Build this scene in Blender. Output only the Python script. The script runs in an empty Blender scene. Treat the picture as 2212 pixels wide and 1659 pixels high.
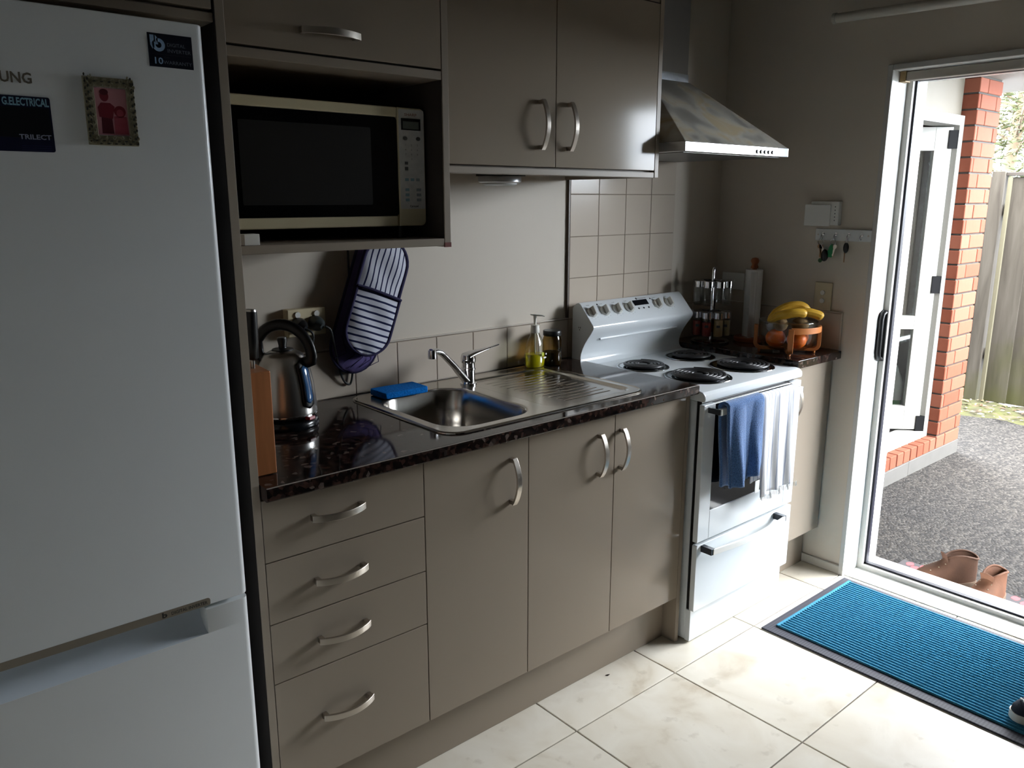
import bpy, bmesh, math, random
from mathutils import Vector, Matrix
random.seed(7)
SC = bpy.context.scene
COL = SC.collection
# ------------------------------------------------------------------ camera
cam_d = bpy.data.cameras.new('camera'); cam = bpy.data.objects.new('camera', cam_d); COL.objects.link(cam)
cam_d.sensor_fit = 'HORIZONTAL'; cam_d.sensor_width = 36.0; cam_d.lens = 1734.31/2212*36.0
cam_d.clip_start = 0.05; cam_d.clip_end = 200
RT = Vector((0.75921, -0.65084, 0.00034)); UP = Vector((0.14633, 0.17119, 0.97431)); FW = Vector((0.63418, 0.73966, -0.22521))
CP = Vector((-0.44378, -2.08214, 1.47629))
cam.matrix_world = Matrix(((RT.x, UP.x, -FW.x, CP.x), (RT.y, UP.y, -FW.y, CP.y), (RT.z, UP.z, -FW.z, CP.z), (0, 0, 0, 1)))
SC.camera = cam
# ------------------------------------------------------------------ world: bright overcast sky
W = bpy.data.worlds.new('overcast_sky'); SC.world = W; W.use_nodes = True
nt = W.node_tree; nt.nodes.clear()
n_out = nt.nodes.new('ShaderNodeOutputWorld'); n_bg = nt.nodes.new('ShaderNodeBackground')
n_tc = nt.nodes.new('ShaderNodeTexCoord'); n_sep = nt.nodes.new('ShaderNodeSeparateXYZ'); n_r = nt.nodes.new('ShaderNodeValToRGB')
nt.links.new(n_tc.outputs['Generated'], n_sep.inputs[0]); nt.links.new(n_sep.outputs[2], n_r.inputs[0])
n_r.color_ramp.elements[0].position = 0.0; n_r.color_ramp.elements[0].color = (0.80, 0.88, 0.97, 1)
n_r.color_ramp.elements[1].position = 1.0; n_r.color_ramp.elements[1].color = (1.0, 1.0, 1.0, 1)
nt.links.new(n_r.outputs[0], n_bg.inputs[0]); n_bg.inputs[1].default_value = 52.0
nt.links.new(n_bg.outputs[0], n_out.inputs[0])
def portal(x, y0, y1, z0, z1):
    d = bpy.data.lights.new('daylight_portal', 'AREA'); d.shape = 'RECTANGLE'; d.size = z1-z0; d.size_y = y1-y0
    d.cycles.is_portal = True
    o = bpy.data.objects.new('daylight_portal', d); COL.objects.link(o)
    o.location = (x, (y0+y1)/2, (z0+z1)/2); o.rotation_euler = (0, math.pi/2, 0)
portal(2.73, -1.51, -0.70, 0.0, 1.92)
portal(2.73, -2.80, -1.62, 0.1, 1.92)
vs = SC.view_settings; vs.view_transform = 'Standard'; vs.look = 'None'; vs.exposure = 0.0; vs.gamma = 1.0; vs.use_curve_mapping = False
SC.cycles.max_bounces = 12; SC.cycles.diffuse_bounces = 7; SC.cycles.glossy_bounces = 6; SC.cycles.transmission_bounces = 10; SC.cycles.transparent_max_bounces = 16
SC.cycles.use_denoising = True; SC.cycles.sample_clamp_indirect = 8.0; SC.cycles.caustics_reflective = False; SC.cycles.caustics_refractive = False
# ------------------------------------------------------------------ materials
def lin(c):
    c = c/255.0
    return c/12.92 if c <= 0.04045 else ((c+0.055)/1.055)**2.4
def S(r, g, b): return (lin(r), lin(g), lin(b), 1.0)
MATS = {}
def mat(name, col, rough=0.5, metal=0.0, spec=0.5, coat=0.0, alpha=None, trans=0.0, ior=1.45, sheen=0.0, emit=None, vary=0.0, vscale=20.0, bump=0.0, bscale=200.0, stretch=None):
    if name in MATS: return MATS[name]
    m = bpy.data.materials.new(name); m.use_nodes = True; MATS[name] = m
    t = m.node_tree; b = t.nodes['Principled BSDF']
    b.inputs['Base Color'].default_value = col; b.inputs['Roughness'].default_value = rough; b.inputs['Metallic'].default_value = metal
    b.inputs['Specular IOR Level'].default_value = spec; b.inputs['IOR'].default_value = ior
    if coat: b.inputs['Coat Weight'].default_value = coat; b.inputs['Coat Roughness'].default_value = 0.05
    if trans: b.inputs['Transmission Weight'].default_value = trans
    if sheen: b.inputs['Sheen Weight'].default_value = sheen
    if alpha is not None: b.inputs['Alpha'].default_value = alpha
    if emit: b.inputs['Emission Color'].default_value = emit[0]; b.inputs['Emission Strength'].default_value = emit[1]
    if vary or bump:
        tc = t.nodes.new('ShaderNodeTexCoord'); mp = t.nodes.new('ShaderNodeMapping'); t.links.new(tc.outputs['Object'], mp.inputs[0])
        if stretch: mp.inputs['Scale'].default_value = stretch
    if vary:
        n = t.nodes.new('ShaderNodeTexNoise'); n.inputs['Scale'].default_value = vscale; n.inputs['Detail'].default_value = 5
        t.links.new(mp.outputs[0], n.inputs[0])
        r = t.nodes.new('ShaderNodeValToRGB'); r.color_ramp.elements[0].position = 0.3; r.color_ramp.elements[1].position = 0.7
        r.color_ramp.elements[0].color = tuple(c*(1-vary) for c in col[:3])+(1,); r.color_ramp.elements[1].color = tuple(min(1, c*(1+vary)) for c in col[:3])+(1,)
        t.links.new(n.outputs[0], r.inputs[0]); t.links.new(r.outputs[0], b.inputs['Base Color'])
    if bump:
        n2 = t.nodes.new('ShaderNodeTexNoise'); n2.inputs['Scale'].default_value = bscale; n2.inputs['Detail'].default_value = 3
        t.links.new(mp.outputs[0], n2.inputs[0])
        bp = t.nodes.new('ShaderNodeBump'); bp.inputs['Strength'].default_value = bump; bp.inputs['Distance'].default_value = 0.002
        t.links.new(n2.outputs[0], bp.inputs['Height']); t.links.new(bp.outputs[0], b.inputs['Normal'])
    return m
def nodes(m): return m.node_tree, m.node_tree.nodes['Principled BSDF']
def ramp(t, stops):
    r = t.nodes.new('ShaderNodeValToRGB'); e = r.color_ramp.elements
    while len(e) < len(stops): e.new(0.5)
    for k, (p, c) in enumerate(stops): e[k].position = p; e[k].color = c
    return r
def stripes(name, axis, period, width, c_line, c_base, rough=0.9, phase=0.0, wob=0.0, soft=False):
    m = mat(name, c_base, rough=rough, spec=0.2); t, b = nodes(m)
    tc = t.nodes.new('ShaderNodeTexCoord'); sp = t.nodes.new('ShaderNodeSeparateXYZ'); t.links.new(tc.outputs['Object'], sp.inputs[0])
    src = sp.outputs[axis]
    if wob:
        n = t.nodes.new('ShaderNodeTexNoise'); n.inputs['Scale'].default_value = 14; t.links.new(tc.outputs['Object'], n.inputs[0])
        ma = t.nodes.new('ShaderNodeMath'); ma.operation = 'MULTIPLY_ADD'; ma.inputs[1].default_value = wob
        t.links.new(n.outputs[0], ma.inputs[0]); t.links.new(src, ma.inputs[2]); src = ma.outputs[0]
    a = t.nodes.new('ShaderNodeMath'); a.operation = 'ADD'; a.inputs[1].default_value = 10+phase; t.links.new(src, a.inputs[0])
    d = t.nodes.new('ShaderNodeMath'); d.operation = 'DIVIDE'; d.inputs[1].default_value = period; t.links.new(a.outputs[0], d.inputs[0])
    f = t.nodes.new('ShaderNodeMath'); f.operation = 'FRACT'; t.links.new(d.outputs[0], f.inputs[0])
    w = width/period
    r = ramp(t, [(0.0, c_line), (w, c_base)]); r.color_ramp.interpolation = 'LINEAR' if soft else 'CONSTANT'
    t.links.new(f.outputs[0], r.inputs[0]); t.links.new(r.outputs[0], b.inputs['Base Color'])
    return m
CAB = mat('taupe_gloss_laminate', S(148, 136, 122), rough=0.13, spec=0.14, bump=0.02, bscale=60)
CABD = mat('taupe_matt_edge', S(146, 134, 120), rough=0.45)
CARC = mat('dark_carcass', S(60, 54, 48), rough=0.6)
WALL = mat('warm_grey_paint', S(200, 190, 175), rough=0.55, bump=0.05, bscale=150)
CEIL = mat('dim_ceiling_paint', S(134, 130, 124), rough=0.8)  # unseen ceiling, darkened to send less light back down
TRIMW = mat('white_gloss_trim', S(232, 232, 228), rough=0.35)
GREYAL = mat('grey_frame_paint', S(188, 186, 180), rough=0.4)
BLACKR = mat('black_rubber', S(16, 16, 22), rough=0.6)
BLACKM = mat('matt_black_paint', S(12, 12, 13), rough=0.7, spec=.1)
BLACKP = mat('black_plastic', S(18, 18, 20), rough=0.35)
WHITEP = mat('white_plastic', S(225, 224, 218), rough=0.35)
CREAMP = mat('cream_plastic', S(206, 192, 158), rough=0.4)
ENAMEL = mat('white_enamel', S(216, 221, 224), rough=0.12, spec=0.5)
FRIDGE = mat('white_fridge_enamel', S(226, 229, 230), rough=0.3, bump=0.03, bscale=400)
STEEL = mat('brushed_steel', S(190, 188, 184), rough=0.28, metal=1.0, bump=0.04, bscale=120, stretch=(1, 1, 14))
STEELF = mat('sink_steel', S(190, 185, 178), rough=0.2, metal=1.0, bump=0.02, bscale=300)
CHROME = mat('polished_chrome', S(215, 215, 218), rough=0.06, metal=1.0)
NICKEL = mat('satin_nickel', S(196, 188, 178), rough=0.3, metal=1.0)
GLASS = mat('clear_glass', (1, 1, 1, 1), rough=0.02, trans=1.0, ior=1.45)
def thin_glass(name, tint, gl=0.6, g0=0.04):
    m = bpy.data.materials.new(name); m.use_nodes = True; t = m.node_tree; t.nodes.clear()
    o = t.nodes.new('ShaderNodeOutputMaterial'); tr = t.nodes.new('ShaderNodeBsdfTransparent'); g = t.nodes.new('ShaderNodeBsdfGlossy'); mx = t.nodes.new('ShaderNodeMixShader')
    tr.inputs[0].default_value = tint; g.inputs[1].default_value = 0.02; lw = t.nodes.new('ShaderNodeLayerWeight'); lw.inputs[0].default_value = 0.5; pw = t.nodes.new('ShaderNodeMath'); pw.operation = 'POWER'; pw.inputs[1].default_value = 4.0; t.links.new(lw.outputs['Facing'], pw.inputs[0]); fr = t.nodes.new('ShaderNodeMath'); fr.operation = 'MULTIPLY_ADD'; fr.inputs[1].default_value = gl; fr.inputs[2].default_value = g0; t.links.new(pw.outputs[0], fr.inputs[0])
    t.links.new(fr.outputs[0], mx.inputs[0]); t.links.new(tr.outputs[0], mx.inputs[1]); t.links.new(g.outputs[0], mx.inputs[2]); t.links.new(mx.outputs[0], o.inputs[0])
    return m
PANE = thin_glass('window_pane_glass', (0.93, 0.96, 0.95, 1))
VESSEL = thin_glass('thin_vessel_glass', (0.86, 0.87, 0.86, 1))
TINTG = thin_glass('light_cut_pane', (0.09, 0.095, 0.095, 1))  # pane tinted dark to let less light through the side window
# ------------------------------------------------------------------ geometry helpers
FR = {}
def frame(o): return FR.get(o.name, Matrix.Identity(4)) if o is not None else Matrix.Identity(4)
def props(o, label=None, cat=None, group=None, kind=None):
    if label: o['label'] = label
    if cat: o['category'] = cat
    if group: o['group'] = group
    if kind: o['kind'] = kind
    return o
def thing(name, label, cat, loc=(0, 0, 0), rz=0.0, group=None, rot=None):
    o = bpy.data.objects.new(name, None); COL.objects.link(o); o.empty_display_size = 0.05
    o.location = loc; o.rotation_euler = rot if rot else (0, 0, rz)
    M = Matrix.Translation(loc) @ (o.rotation_euler.to_matrix().to_4x4())
    FR[o.name] = M
    return props(o, label, cat, group)
class MB:
    def __init__(s): s.v = []; s.f = []; s.mi = []; s.m = 0
    def add(s, vs, fs):
        k = len(s.v); s.v += [tuple(v) for v in vs]; s.f += [tuple(i+k for i in f) for f in fs]; s.mi += [s.m]*len(fs); return s
    def box(s, x0, x1, y0, y1, z0, z1):
        x0, x1 = min(x0, x1), max(x0, x1); y0, y1 = min(y0, y1), max(y0, y1); z0, z1 = min(z0, z1), max(z0, z1)
        return s.add([(x0, y0, z0), (x1, y0, z0), (x1, y1, z0), (x0, y1, z0), (x0, y0, z1), (x1, y0, z1), (x1, y1, z1), (x0, y1, z1)],
                     [(0, 3, 2, 1), (4, 5, 6, 7), (0, 1, 5, 4), (1, 2, 6, 5), (2, 3, 7, 6), (3, 0, 4, 7)])
    def obox(s, c, sx, sy, sz, R=None):
        R = R or Matrix.Identity(3); c = Vector(c); k = len(s.v)
        b = MB().box(-sx/2, sx/2, -sy/2, sy/2, -sz/2, sz/2)
        return s.add([c + R @ Vector(v) for v in b.v], b.f)
    def rings(s, rings, cap0=True, cap1=True, close=True):
        n = len(rings[0]); vs = [p for r in rings for p in r]; fs = []
        for i in range(len(rings)-1):
            for j in range(n if close else n-1):
                a = i*n+j; b = i*n+(j+1) % n; fs.append((a, b, b+n, a+n))
        if cap0: fs.append(tuple(range(n))[::-1])
        if cap1: fs.append(tuple((len(rings)-1)*n+j for j in range(n)))
        return s.add(vs, fs)
    def lathe(s, prof, c=(0, 0, 0), n=32, sx=1.0, sy=1.0):
        rings = []
        for r, z in prof: rings.append([(c[0]+max(r, 1e-5)*sx*math.cos(2*math.pi*j/n), c[1]+max(r, 1e-5)*sy*math.sin(2*math.pi*j/n), c[2]+z) for j in range(n)])
        return s.rings(rings)
    def cyl(s, p0, p1, r0, r1=None, n=20):
        return s.tube([p0, p1], [r0, r0 if r1 is None else r1], n)
    def tube(s, pts, r, n=10, a=1.0, b=1.0, up=None, caps=True, closed=False):
        pts = [Vector(p) for p in pts]; N = len(pts)
        if not isinstance(r, (list, tuple)): r = [r]*N
        rings = []; pu = None
        for i in range(N):
            if closed: t = pts[(i+1) % N]-pts[i-1]
            else: t = pts[min(i+1, N-1)]-pts[max(i-1, 0)]
            t.normalize()
            if up is not None: u = Vector(up)-t*Vector(up).dot(t)
            elif pu is None:
                u = Vector((0, 0, 1)) if abs(t.z) < 0.9 else Vector((1, 0, 0)); u = u-t*u.dot(t)
            else: u = pu-t*pu.dot(t)
            if u.length < 1e-6: u = t.orthogonal()
            u.normalize(); pu = u; w = t.cross(u)
            rings.append([pts[i]+u*(r[i]*a*math.cos(2*math.pi*j/n))+w*(r[i]*b*math.sin(2*math.pi*j/n)) for j in range(n)])
        if closed: rings.append(rings[0])
        return s.rings(rings, caps and not closed, caps and not closed)
    def sweep(s, pts, sect, up):
        """rectangular or free section swept along pts; sect = [(u, w)] in (up, side)"""
        pts = [Vector(p) for p in pts]; N = len(pts); rings = []
        for i in range(N):
            t = (pts[min(i+1, N-1)]-pts[max(i-1, 0)]).normalized(); u = Vector(up)-t*Vector(up).dot(t); u.normalize(); w = t.cross(u)
            rings.append([pts[i]+u*p[0]+w*p[1] for p in sect])
        return s.rings(rings)
    def prism(s, poly, axis, a0, a1):
        def P(p, a): return {'x': (a, p[0], p[1]), 'y': (p[0], a, p[1]), 'z': (p[0], p[1], a)}[axis]
        n = len(poly); vs = [P(p, a0) for p in poly]+[P(p, a1) for p in poly]
        fs = [tuple(range(n)), tuple(range(2*n-1, n-1, -1))]+[((i+1) % n, i, i+n, (i+1) % n+n) for i in range(n)]
        return s.add(vs, fs)
    def grid(s, fn, nu, nv):
        vs = [fn(i/nu, j/nv) for j in range(nv+1) for i in range(nu+1)]
        return s.add(vs, [(j*(nu+1)+i, j*(nu+1)+i+1, (j+1)*(nu+1)+i+1, (j+1)*(nu+1)+i) for j in range(nv) for i in range(nu)])
    def ball(s, c, r, n=16, m=10, sc=(1, 1, 1), R=None):
        rings = []; c = Vector(c)
        for i in range(m+1):
            a = math.pi*i/m; rr = max(math.sin(a), 1e-4)*r
            ring = []
            for j in range(n):
                p = Vector((rr*math.cos(2*math.pi*j/n)*sc[0], rr*math.sin(2*math.pi*j/n)*sc[1], -r*math.cos(a)*sc[2]))
                ring.append(c+(R @ p if R else p))
            rings.append(ring)
        return s.rings(rings)
    def build(s, name, mats, parent=None, world=True, smooth=30, bevel=0.0, seg=2, solid=0.0, sub=0, fix=True):
        me = bpy.data.meshes.new(name)
        vs = s.v
        if world and parent is not None:
            I = frame(parent).inverted(); vs = [I @ Vector(v) for v in vs]
        me.from_pydata([tuple(v) for v in vs], [], s.f)
        if not isinstance(mats, (list, tuple)): mats = [mats]
        for m in mats: me.materials.append(m)
        if len(mats) > 1: me.polygons.foreach_set('material_index', s.mi)
        if fix:
            bm = bmesh.new(); bm.from_mesh(me); bmesh.ops.remove_doubles(bm, verts=bm.verts, dist=1e-6); bmesh.ops.recalc_face_normals(bm, faces=bm.faces); bm.to_mesh(me); bm.free()
        if smooth:
            me.polygons.foreach_set('use_smooth', [True]*len(me.polygons)); me.set_sharp_from_angle(angle=math.radians(smooth))
        o = bpy.data.objects.new(name, me); COL.objects.link(o)
        if parent is not None: o.parent = parent; FR[o.name] = frame(parent)
        if bevel:
            b = o.modifiers.new('bevel', 'BEVEL'); b.width = bevel; b.segments = seg; b.limit_method = 'ANGLE'; b.angle_limit = math.radians(40); b.harden_normals = bool(smooth)
        if solid:
            b = o.modifiers.new('solid', 'SOLIDIFY'); b.thickness = solid; b.offset = 0
        if sub:
            b = o.modifiers.new('sub', 'SUBSURF'); b.levels = sub; b.render_levels = sub
        return o
def B(name, m, parent, x0, x1, y0, y1, z0, z1, bevel=0.0015, **k): return MB().box(x0, x1, y0, y1, z0, z1).build(name, m, parent, bevel=bevel, **k)
def copy_tree(root, loc=None, rz=None, label=None, group=None):
    r = root.copy(); COL.objects.link(r); FR[r.name] = frame(root)
    if loc is not None: r.location = loc
    if rz is not None: r.rotation_euler = (0, 0, rz)
    if label: r['label'] = label
    if group: r['group'] = group
    for ch in list(root.children):
        c = ch.copy(); COL.objects.link(c); c.parent = r; FR[c.name] = FR.get(ch.name, Matrix.Identity(4))
        for g in list(ch.children):
            d = g.copy(); COL.objects.link(d); d.parent = c; FR[d.name] = FR.get(g.name, Matrix.Identity(4))
    return r
def lettering(s, m, parent, origin, xdir, ydir, size, width=None, name='lettering', thick=0.0004, shear=0.0, bold=0.0, align='LEFT'):
    c = bpy.data.curves.new('t', 'FONT'); c.body = s; c.size = 1.0; c.shear = shear; c.extrude = 0.0; c.offset = bold; c.resolution_u = 2; c.align_x = align
    ob = bpy.data.objects.new('t', c); COL.objects.link(ob)
    me = bpy.data.meshes.new_from_object(ob); bpy.data.objects.remove(ob); bpy.data.curves.remove(c)
    X = Vector(xdir).normalized(); Y = Vector(ydir).normalized(); Z = X.cross(Y)
    xs = [v.co.x for v in me.vertices] or [0, 1]; w = max(xs)-min(xs)
    kx = size if width is None else width/max(w, 1e-6)
    I = frame(parent).inverted() if parent is not None else Matrix.Identity(4); O = Vector(origin)
    for v in me.vertices: v.co = I @ (O+X*(v.co.x*kx)+Y*(v.co.y*size)+Z*thick)
    me.materials.clear(); me.materials.append(m); me.name = name
    o = bpy.data.objects.new(name, me); COL.objects.link(o)
    if parent is not None: o.parent = parent; FR[o.name] = frame(parent)
    return o
def rrect(x0, x1, y0, y1, r, n=6):
    if not isinstance(r, (list, tuple)): r = [r]*4
    pts = []
    for (cx, cy, a0, rr) in ((x1-r[0], y1-r[0], 0, r[0]), (x0+r[1], y1-r[1], 90, r[1]), (x0+r[2], y0+r[2], 180, r[2]), (x1-r[3], y0+r[3], 270, r[3])):
        for k in range(n+1):
            a = math.radians(a0+90*k/n); pts.append((cx+rr*math.cos(a), cy+rr*math.sin(a)))
    return pts
def arc_handle(name, p0, p1, out, parent, w=0.0155, t=0.006, rise=0.034, m=None, foot=True):
    """bowed flat bar handle from p0 to p1 standing off along out, on two square feet"""
    p0 = Vector(p0); p1 = Vector(p1); out = Vector(out).normalized(); ax = (p1-p0); L = ax.length; ax.normalize(); side = ax.cross(out)
    pts = []
    for k in range(15):
        u = k/14; pts.append(p0+ax*(L*u)+out*(0.013+rise*math.sin(math.pi*u)**0.8*0.62))
    mb = MB().sweep(pts, [(t/2, w/2), (t/2, -w/2), (-t/2, -w/2), (-t/2, w/2)], out)
    R = Matrix((ax, side, out)).transposed()
    for q, sg in ((p0, 1), (p1, -1)): mb.obox(q+ax*(sg*0.006)+out*0.008, 0.011, w*0.9, 0.016, R)
    return mb.build(name, m or NICKEL, parent, bevel=0.001, smooth=40)
XR = 2.508
# ================================================================== ROOM SHELL
ZC = 2.42
def struct(o, **k): return props(o, kind='structure', **k)
def tile_mesh(name, sx, sy, t, ch):
    """thin tile lying in xy, top at z=t, cushion edges"""
    a = [(-sx/2, -sy/2), (sx/2, -sy/2), (sx/2, sy/2), (-sx/2, sy/2)]
    b = [(x-math.copysign(ch, x), y-math.copysign(ch, y)) for x, y in a]
    vs = [(x, y, 0) for x, y in a]+[(x, y, t-ch*0.6) for x, y in a]+[(x, y, t) for x, y in b]
    fs = [(0, 1, 5, 4), (1, 2, 6, 5), (2, 3, 7, 6), (3, 0, 4, 7), (4, 5, 9, 8), (5, 6, 10, 9), (6, 7, 11, 10), (7, 4, 8, 11), (8, 9, 10, 11)]
    me = bpy.data.meshes.new(name); me.from_pydata(vs, [], fs); return me
# --- floor: grout bed with individual stone-look tiles
GROUT = mat('grey_grout', S(120, 112, 102), rough=0.9)
FT = mat('travertine_tile', S(214, 206, 190), rough=0.28, spec=0.3); t, b = nodes(FT)
oi = t.nodes.new('ShaderNodeObjectInfo'); tc = t.nodes.new('ShaderNodeTexCoord'); va = t.nodes.new('ShaderNodeVectorMath'); va.operation = 'ADD'
sc_ = t.nodes.new('ShaderNodeVectorMath'); sc_.operation = 'SCALE'; sc_.inputs['Scale'].default_value = 7.0; cx = t.nodes.new('ShaderNodeCombineXYZ')
for k in range(3): t.links.new(oi.outputs['Random'], cx.inputs[k])
t.links.new(cx.outputs[0], sc_.inputs[0]); t.links.new(tc.outputs['Object'], va.inputs[0]); t.links.new(sc_.outputs[0], va.inputs[1])
n1 = t.nodes.new('ShaderNodeTexNoise'); n1.inputs['Scale'].default_value = 5; n1.inputs['Detail'].default_value = 8; n1.inputs['Distortion'].default_value = 0.6; t.links.new(va.outputs[0], n1.inputs[0])
r1 = ramp(t, [(0.30, S(190, 178, 158)), (0.42, S(212, 204, 188)), (0.62, S(222, 216, 203)), (0.8, S(204, 196, 180))]); t.links.new(n1.outputs[0], r1.inputs[0])
n2 = t.nodes.new('ShaderNodeTexNoise'); n2.inputs['Scale'].default_value = 16; n2.inputs['Detail'].default_value = 6; t.links.new(va.outputs[0], n2.inputs[0])
r2 = ramp(t, [(0.30, S(168, 156, 138)), (0.37, (1, 1, 1, 1))]); t.links.new(n2.outputs[0], r2.inputs[0])
mx = t.nodes.new('ShaderNodeMixRGB'); mx.blend_type = 'MULTIPLY'; mx.inputs[0].default_value = 0.22; t.links.new(r1.outputs[0], mx.inputs[1]); t.links.new(r2.outputs[0], mx.inputs[2]); t.links.new(mx.outputs[0], b.inputs['Base Color'])
bp = t.nodes.new('ShaderNodeBump'); bp.inputs['Strength'].default_value = 0.06; bp.inputs['Distance'].default_value = 0.002; t.links.new(n1.outputs[0], bp.inputs['Height']); t.links.new(bp.outputs[0], b.inputs['Normal'])
floor = struct(MB().box(-1.5, 2.60, -4.6, 0.1, -0.06, -0.0035).build('floor', GROUT))
GX, GY, GS = 1.4428, -0.6811, 0.4433
cache = {}
for i in range(-7, 4):
    for j in range(-9, 3):
        x0, x1 = GX+i*GS, GX+(i+1)*GS; y0, y1 = GY+j*GS, GY+(j+1)*GS
        x0, x1, y0, y1 = max(x0+.0022, -1.2), min(x1-.0022, XR), max(y0+.0022, -2.452), min(y1-.0022, 0.0)
        if x1-x0 < .02 or y1-y0 < .02: continue
        k = (round(x1-x0, 3), round(y1-y0, 3))
        if k not in cache: cache[k] = tile_mesh('floor_tile', k[0], k[1], 0.0035, 0.0012); cache[k].materials.append(FT)
        o = bpy.data.objects.new('tile', cache[k]); COL.objects.link(o); o.parent = floor; o.location = ((x0+x1)/2, (y0+y1)/2, -0.0035)
# --- walls
DIMW = mat('dim_wall_paint', S(76, 70, 64), rough=0.8)  # unseen front wall, darkened to cut light bouncing back
struct(MB().box(-1.2, XR, -4.5, -2.454, -0.0034, 0.006).build('floor_added_carpet', mat('added_dark_carpet', S(84, 80, 78), rough=1.0)))  # carpet added out of view to soak up bounced light
wall_back = struct(MB().box(-1.5, XR, 0.0, 0.10, -0.06, ZC).build('wall_back', WALL))
wall_left = struct(MB().box(-1.5, -1.2, -4.5, 0.0, -0.06, ZC).build('wall_left', TRIMW))  # unseen wall, kept white to bounce light onto the right wall
wall_front = struct(MB().box(-1.5, 2.70, -4.7, -4.5, -0.06, ZC).build('wall_front', DIMW))
ceiling = struct(MB().box(-1.5, 2.70, -4.7, 0.10, ZC, ZC+0.1).build('ceiling', CEIL))
DY0, DY1, DZ = -0.673, -1.530, 1.932        # rough door opening
WY0, WY1, WZ0, WZ1 = -1.62, -2.80, 0.10, 1.93     # rough window opening
m = MB()
m.box(XR, 2.69, DY0, 0.10, -0.06, ZC); m.box(XR, 2.69, DY1, DY0, DZ, ZC); m.box(XR, 2.69, WY0, DY1, -0.06, ZC)
m.box(XR, 2.69, WY1, WY0, WZ1, ZC); m.box(XR, 2.69, WY1, WY0, -0.06, WZ0); m.box(XR, 2.69, -4.5, WY1, -0.06, ZC)
wall_right = struct(m.build('wall_right', WALL, fix=False))
# --- wall tiles (splashback): individual glazed tiles, parts of the walls
WT = mat('taupe_glazed_tile', S(196, 184, 169), rough=0.16, spec=0.22, bump=0.015, bscale=25)
tcache = {}
def wtile(x0, x1, z0, z1, wall='back'):
    g = .0012; k = (round(x1-x0-2*g, 4), round(z1-z0-2*g, 4))
    if k not in tcache: tcache[k] = tile_mesh('wall_tile', k[0], k[1], 0.0075, 0.0014); tcache[k].materials.append(WT)
    o = bpy.data.objects.new('tile', tcache[k]); COL.objects.link(o)
    o.parent = wall_back if wall == 'back' else wall_right
    if wall == 'back': o.rotation_euler = (math.pi/2, 0, 0); o.location = ((x0+x1)/2, -0.0008, (z0+z1)/2)
    else: o.rotation_euler = (math.pi/2, 0, -math.pi/2); o.location = (XR-0.0008, (x0+x1)/2, (z0+z1)/2)
gr = MB().box(0.176, 1.6045, -0.0032, -0.0002, 0.905, 1.0485).box(1.6045, 2.1945, -0.0032, -0.0002, 0.905, 1.618).box(2.1945, XR, -0.0032, -0.0002, 0.905, 1.0485)
gr.build('grout_bed', mat('tile_grout', S(140, 128, 114), rough=0.9), wall_back)
TZ = [0.9055, 1.0465, 1.1943, 1.3420, 1.4906, 1.617]
for k in range(10): wtile(max(0.178, 0.1310+k*.1477), 0.1310+(k+1)*.1477-(0.003 if k == 9 else 0), TZ[0], TZ[1])
for r in range(5):
    for c in range(4): wtile(1.606+c*.1469, 1.606+(c+1)*.1469, TZ[r], TZ[r+1])
for c in range(2): wtile(2.1945+c*.1477, 2.1945+(c+1)*.1477, TZ[0], TZ[1])
MB().box(XR-0.0032, XR-.0002, -0.585, -0.009, 0.905, 1.0465).build('grout_bed', MATS['tile_grout'], wall_right)
for c in range(4): wtile(max(-0.585, -0.156-(c)*.1477), -0.009-c*.1477, TZ[0], TZ[1], 'right')
trim1 = struct(MB().box(0.176, 1.604, -0.009, 0, 1.0485, 1.0525).build('trim_1', mat('pale_tile_trim', S(196, 188, 176), rough=0.3), bevel=.001))
trim2 = struct(MB().box(1.5975, 1.6050, -0.0095, 0, 1.0525, 1.60).build('trim_2', mat('dark_tile_trim', S(96, 84, 76), rough=0.4), bevel=.001))
trim3 = struct(MB().box(XR-.0095, XR, -0.590, -0.585, 0.905, 1.0500).box(XR-.0095, XR, -0.590, -0.009, 1.0475, 1.0505).build('trim_3', MATS['pale_tile_trim'], fix=False))
bb = struct(B('baseboard_right', mat('skirting_paint', S(186, 182, 172), rough=0.5), None, XR-0.013, XR, -0.6785, -0.36, 0.0, 0.036, bevel=.003))
struct(B('baseboard_left', MATS['skirting_paint'], None, -1.2, -1.187, -4.5, -0.75, 0.0, 0.06, bevel=.003))
struct(B('baseboard_front', MATS['skirting_paint'], None, -1.187, XR, -4.5, -4.487, 0.0, 0.06, bevel=.003))
# --- door opening: trim, jambs, grey inner frame, black seal, white outer frame
door = struct(MB().box(2.610, 2.628, -0.7145, -0.6935, 0.0, 1.9125).box(2.610, 2.628, -1.530, -1.500, 0.0, 1.9125).box(2.610, 2.628, -1.500, -0.7145, 1.8905, 1.9125).box(2.610, 2.628, -1.500, -0.7145, 0.0, 0.0215).build('door_1', GREYAL, bevel=.0012, fix=False))
m = MB(); A, Bz = 0.0185, 0.016
m.box(XR-Bz, XR, -0.6930, -0.6745, 0, 1.930).box(XR-Bz, XR, -1.548, -1.5295, 0, 1.930).box(XR-Bz, XR, -1.5295, -0.6930, 1.9115, 1.930)
m.build('door_architrave', mat('grey_white_architrave', S(190, 188, 182), rough=0.4), door, bevel=.0015, fix=False)
m = MB(); m.box(XR-0.013, 2.612, -0.6935, -0.674, 0, 1.931).box(XR-.013, 2.612, -1.5295, -1.510, 0, 1.931).box(XR-.013, 2.612, -1.510, -0.6935, 1.912, 1.931)
m.build('door_jamb', TRIMW, door, bevel=.001, fix=False)
B('door_threshold', TRIMW, door, XR-0.002, 2.612, -1.51, -0.6935, -0.03, 0.004, bevel=.002)
m = MB(); e = .0005
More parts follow.
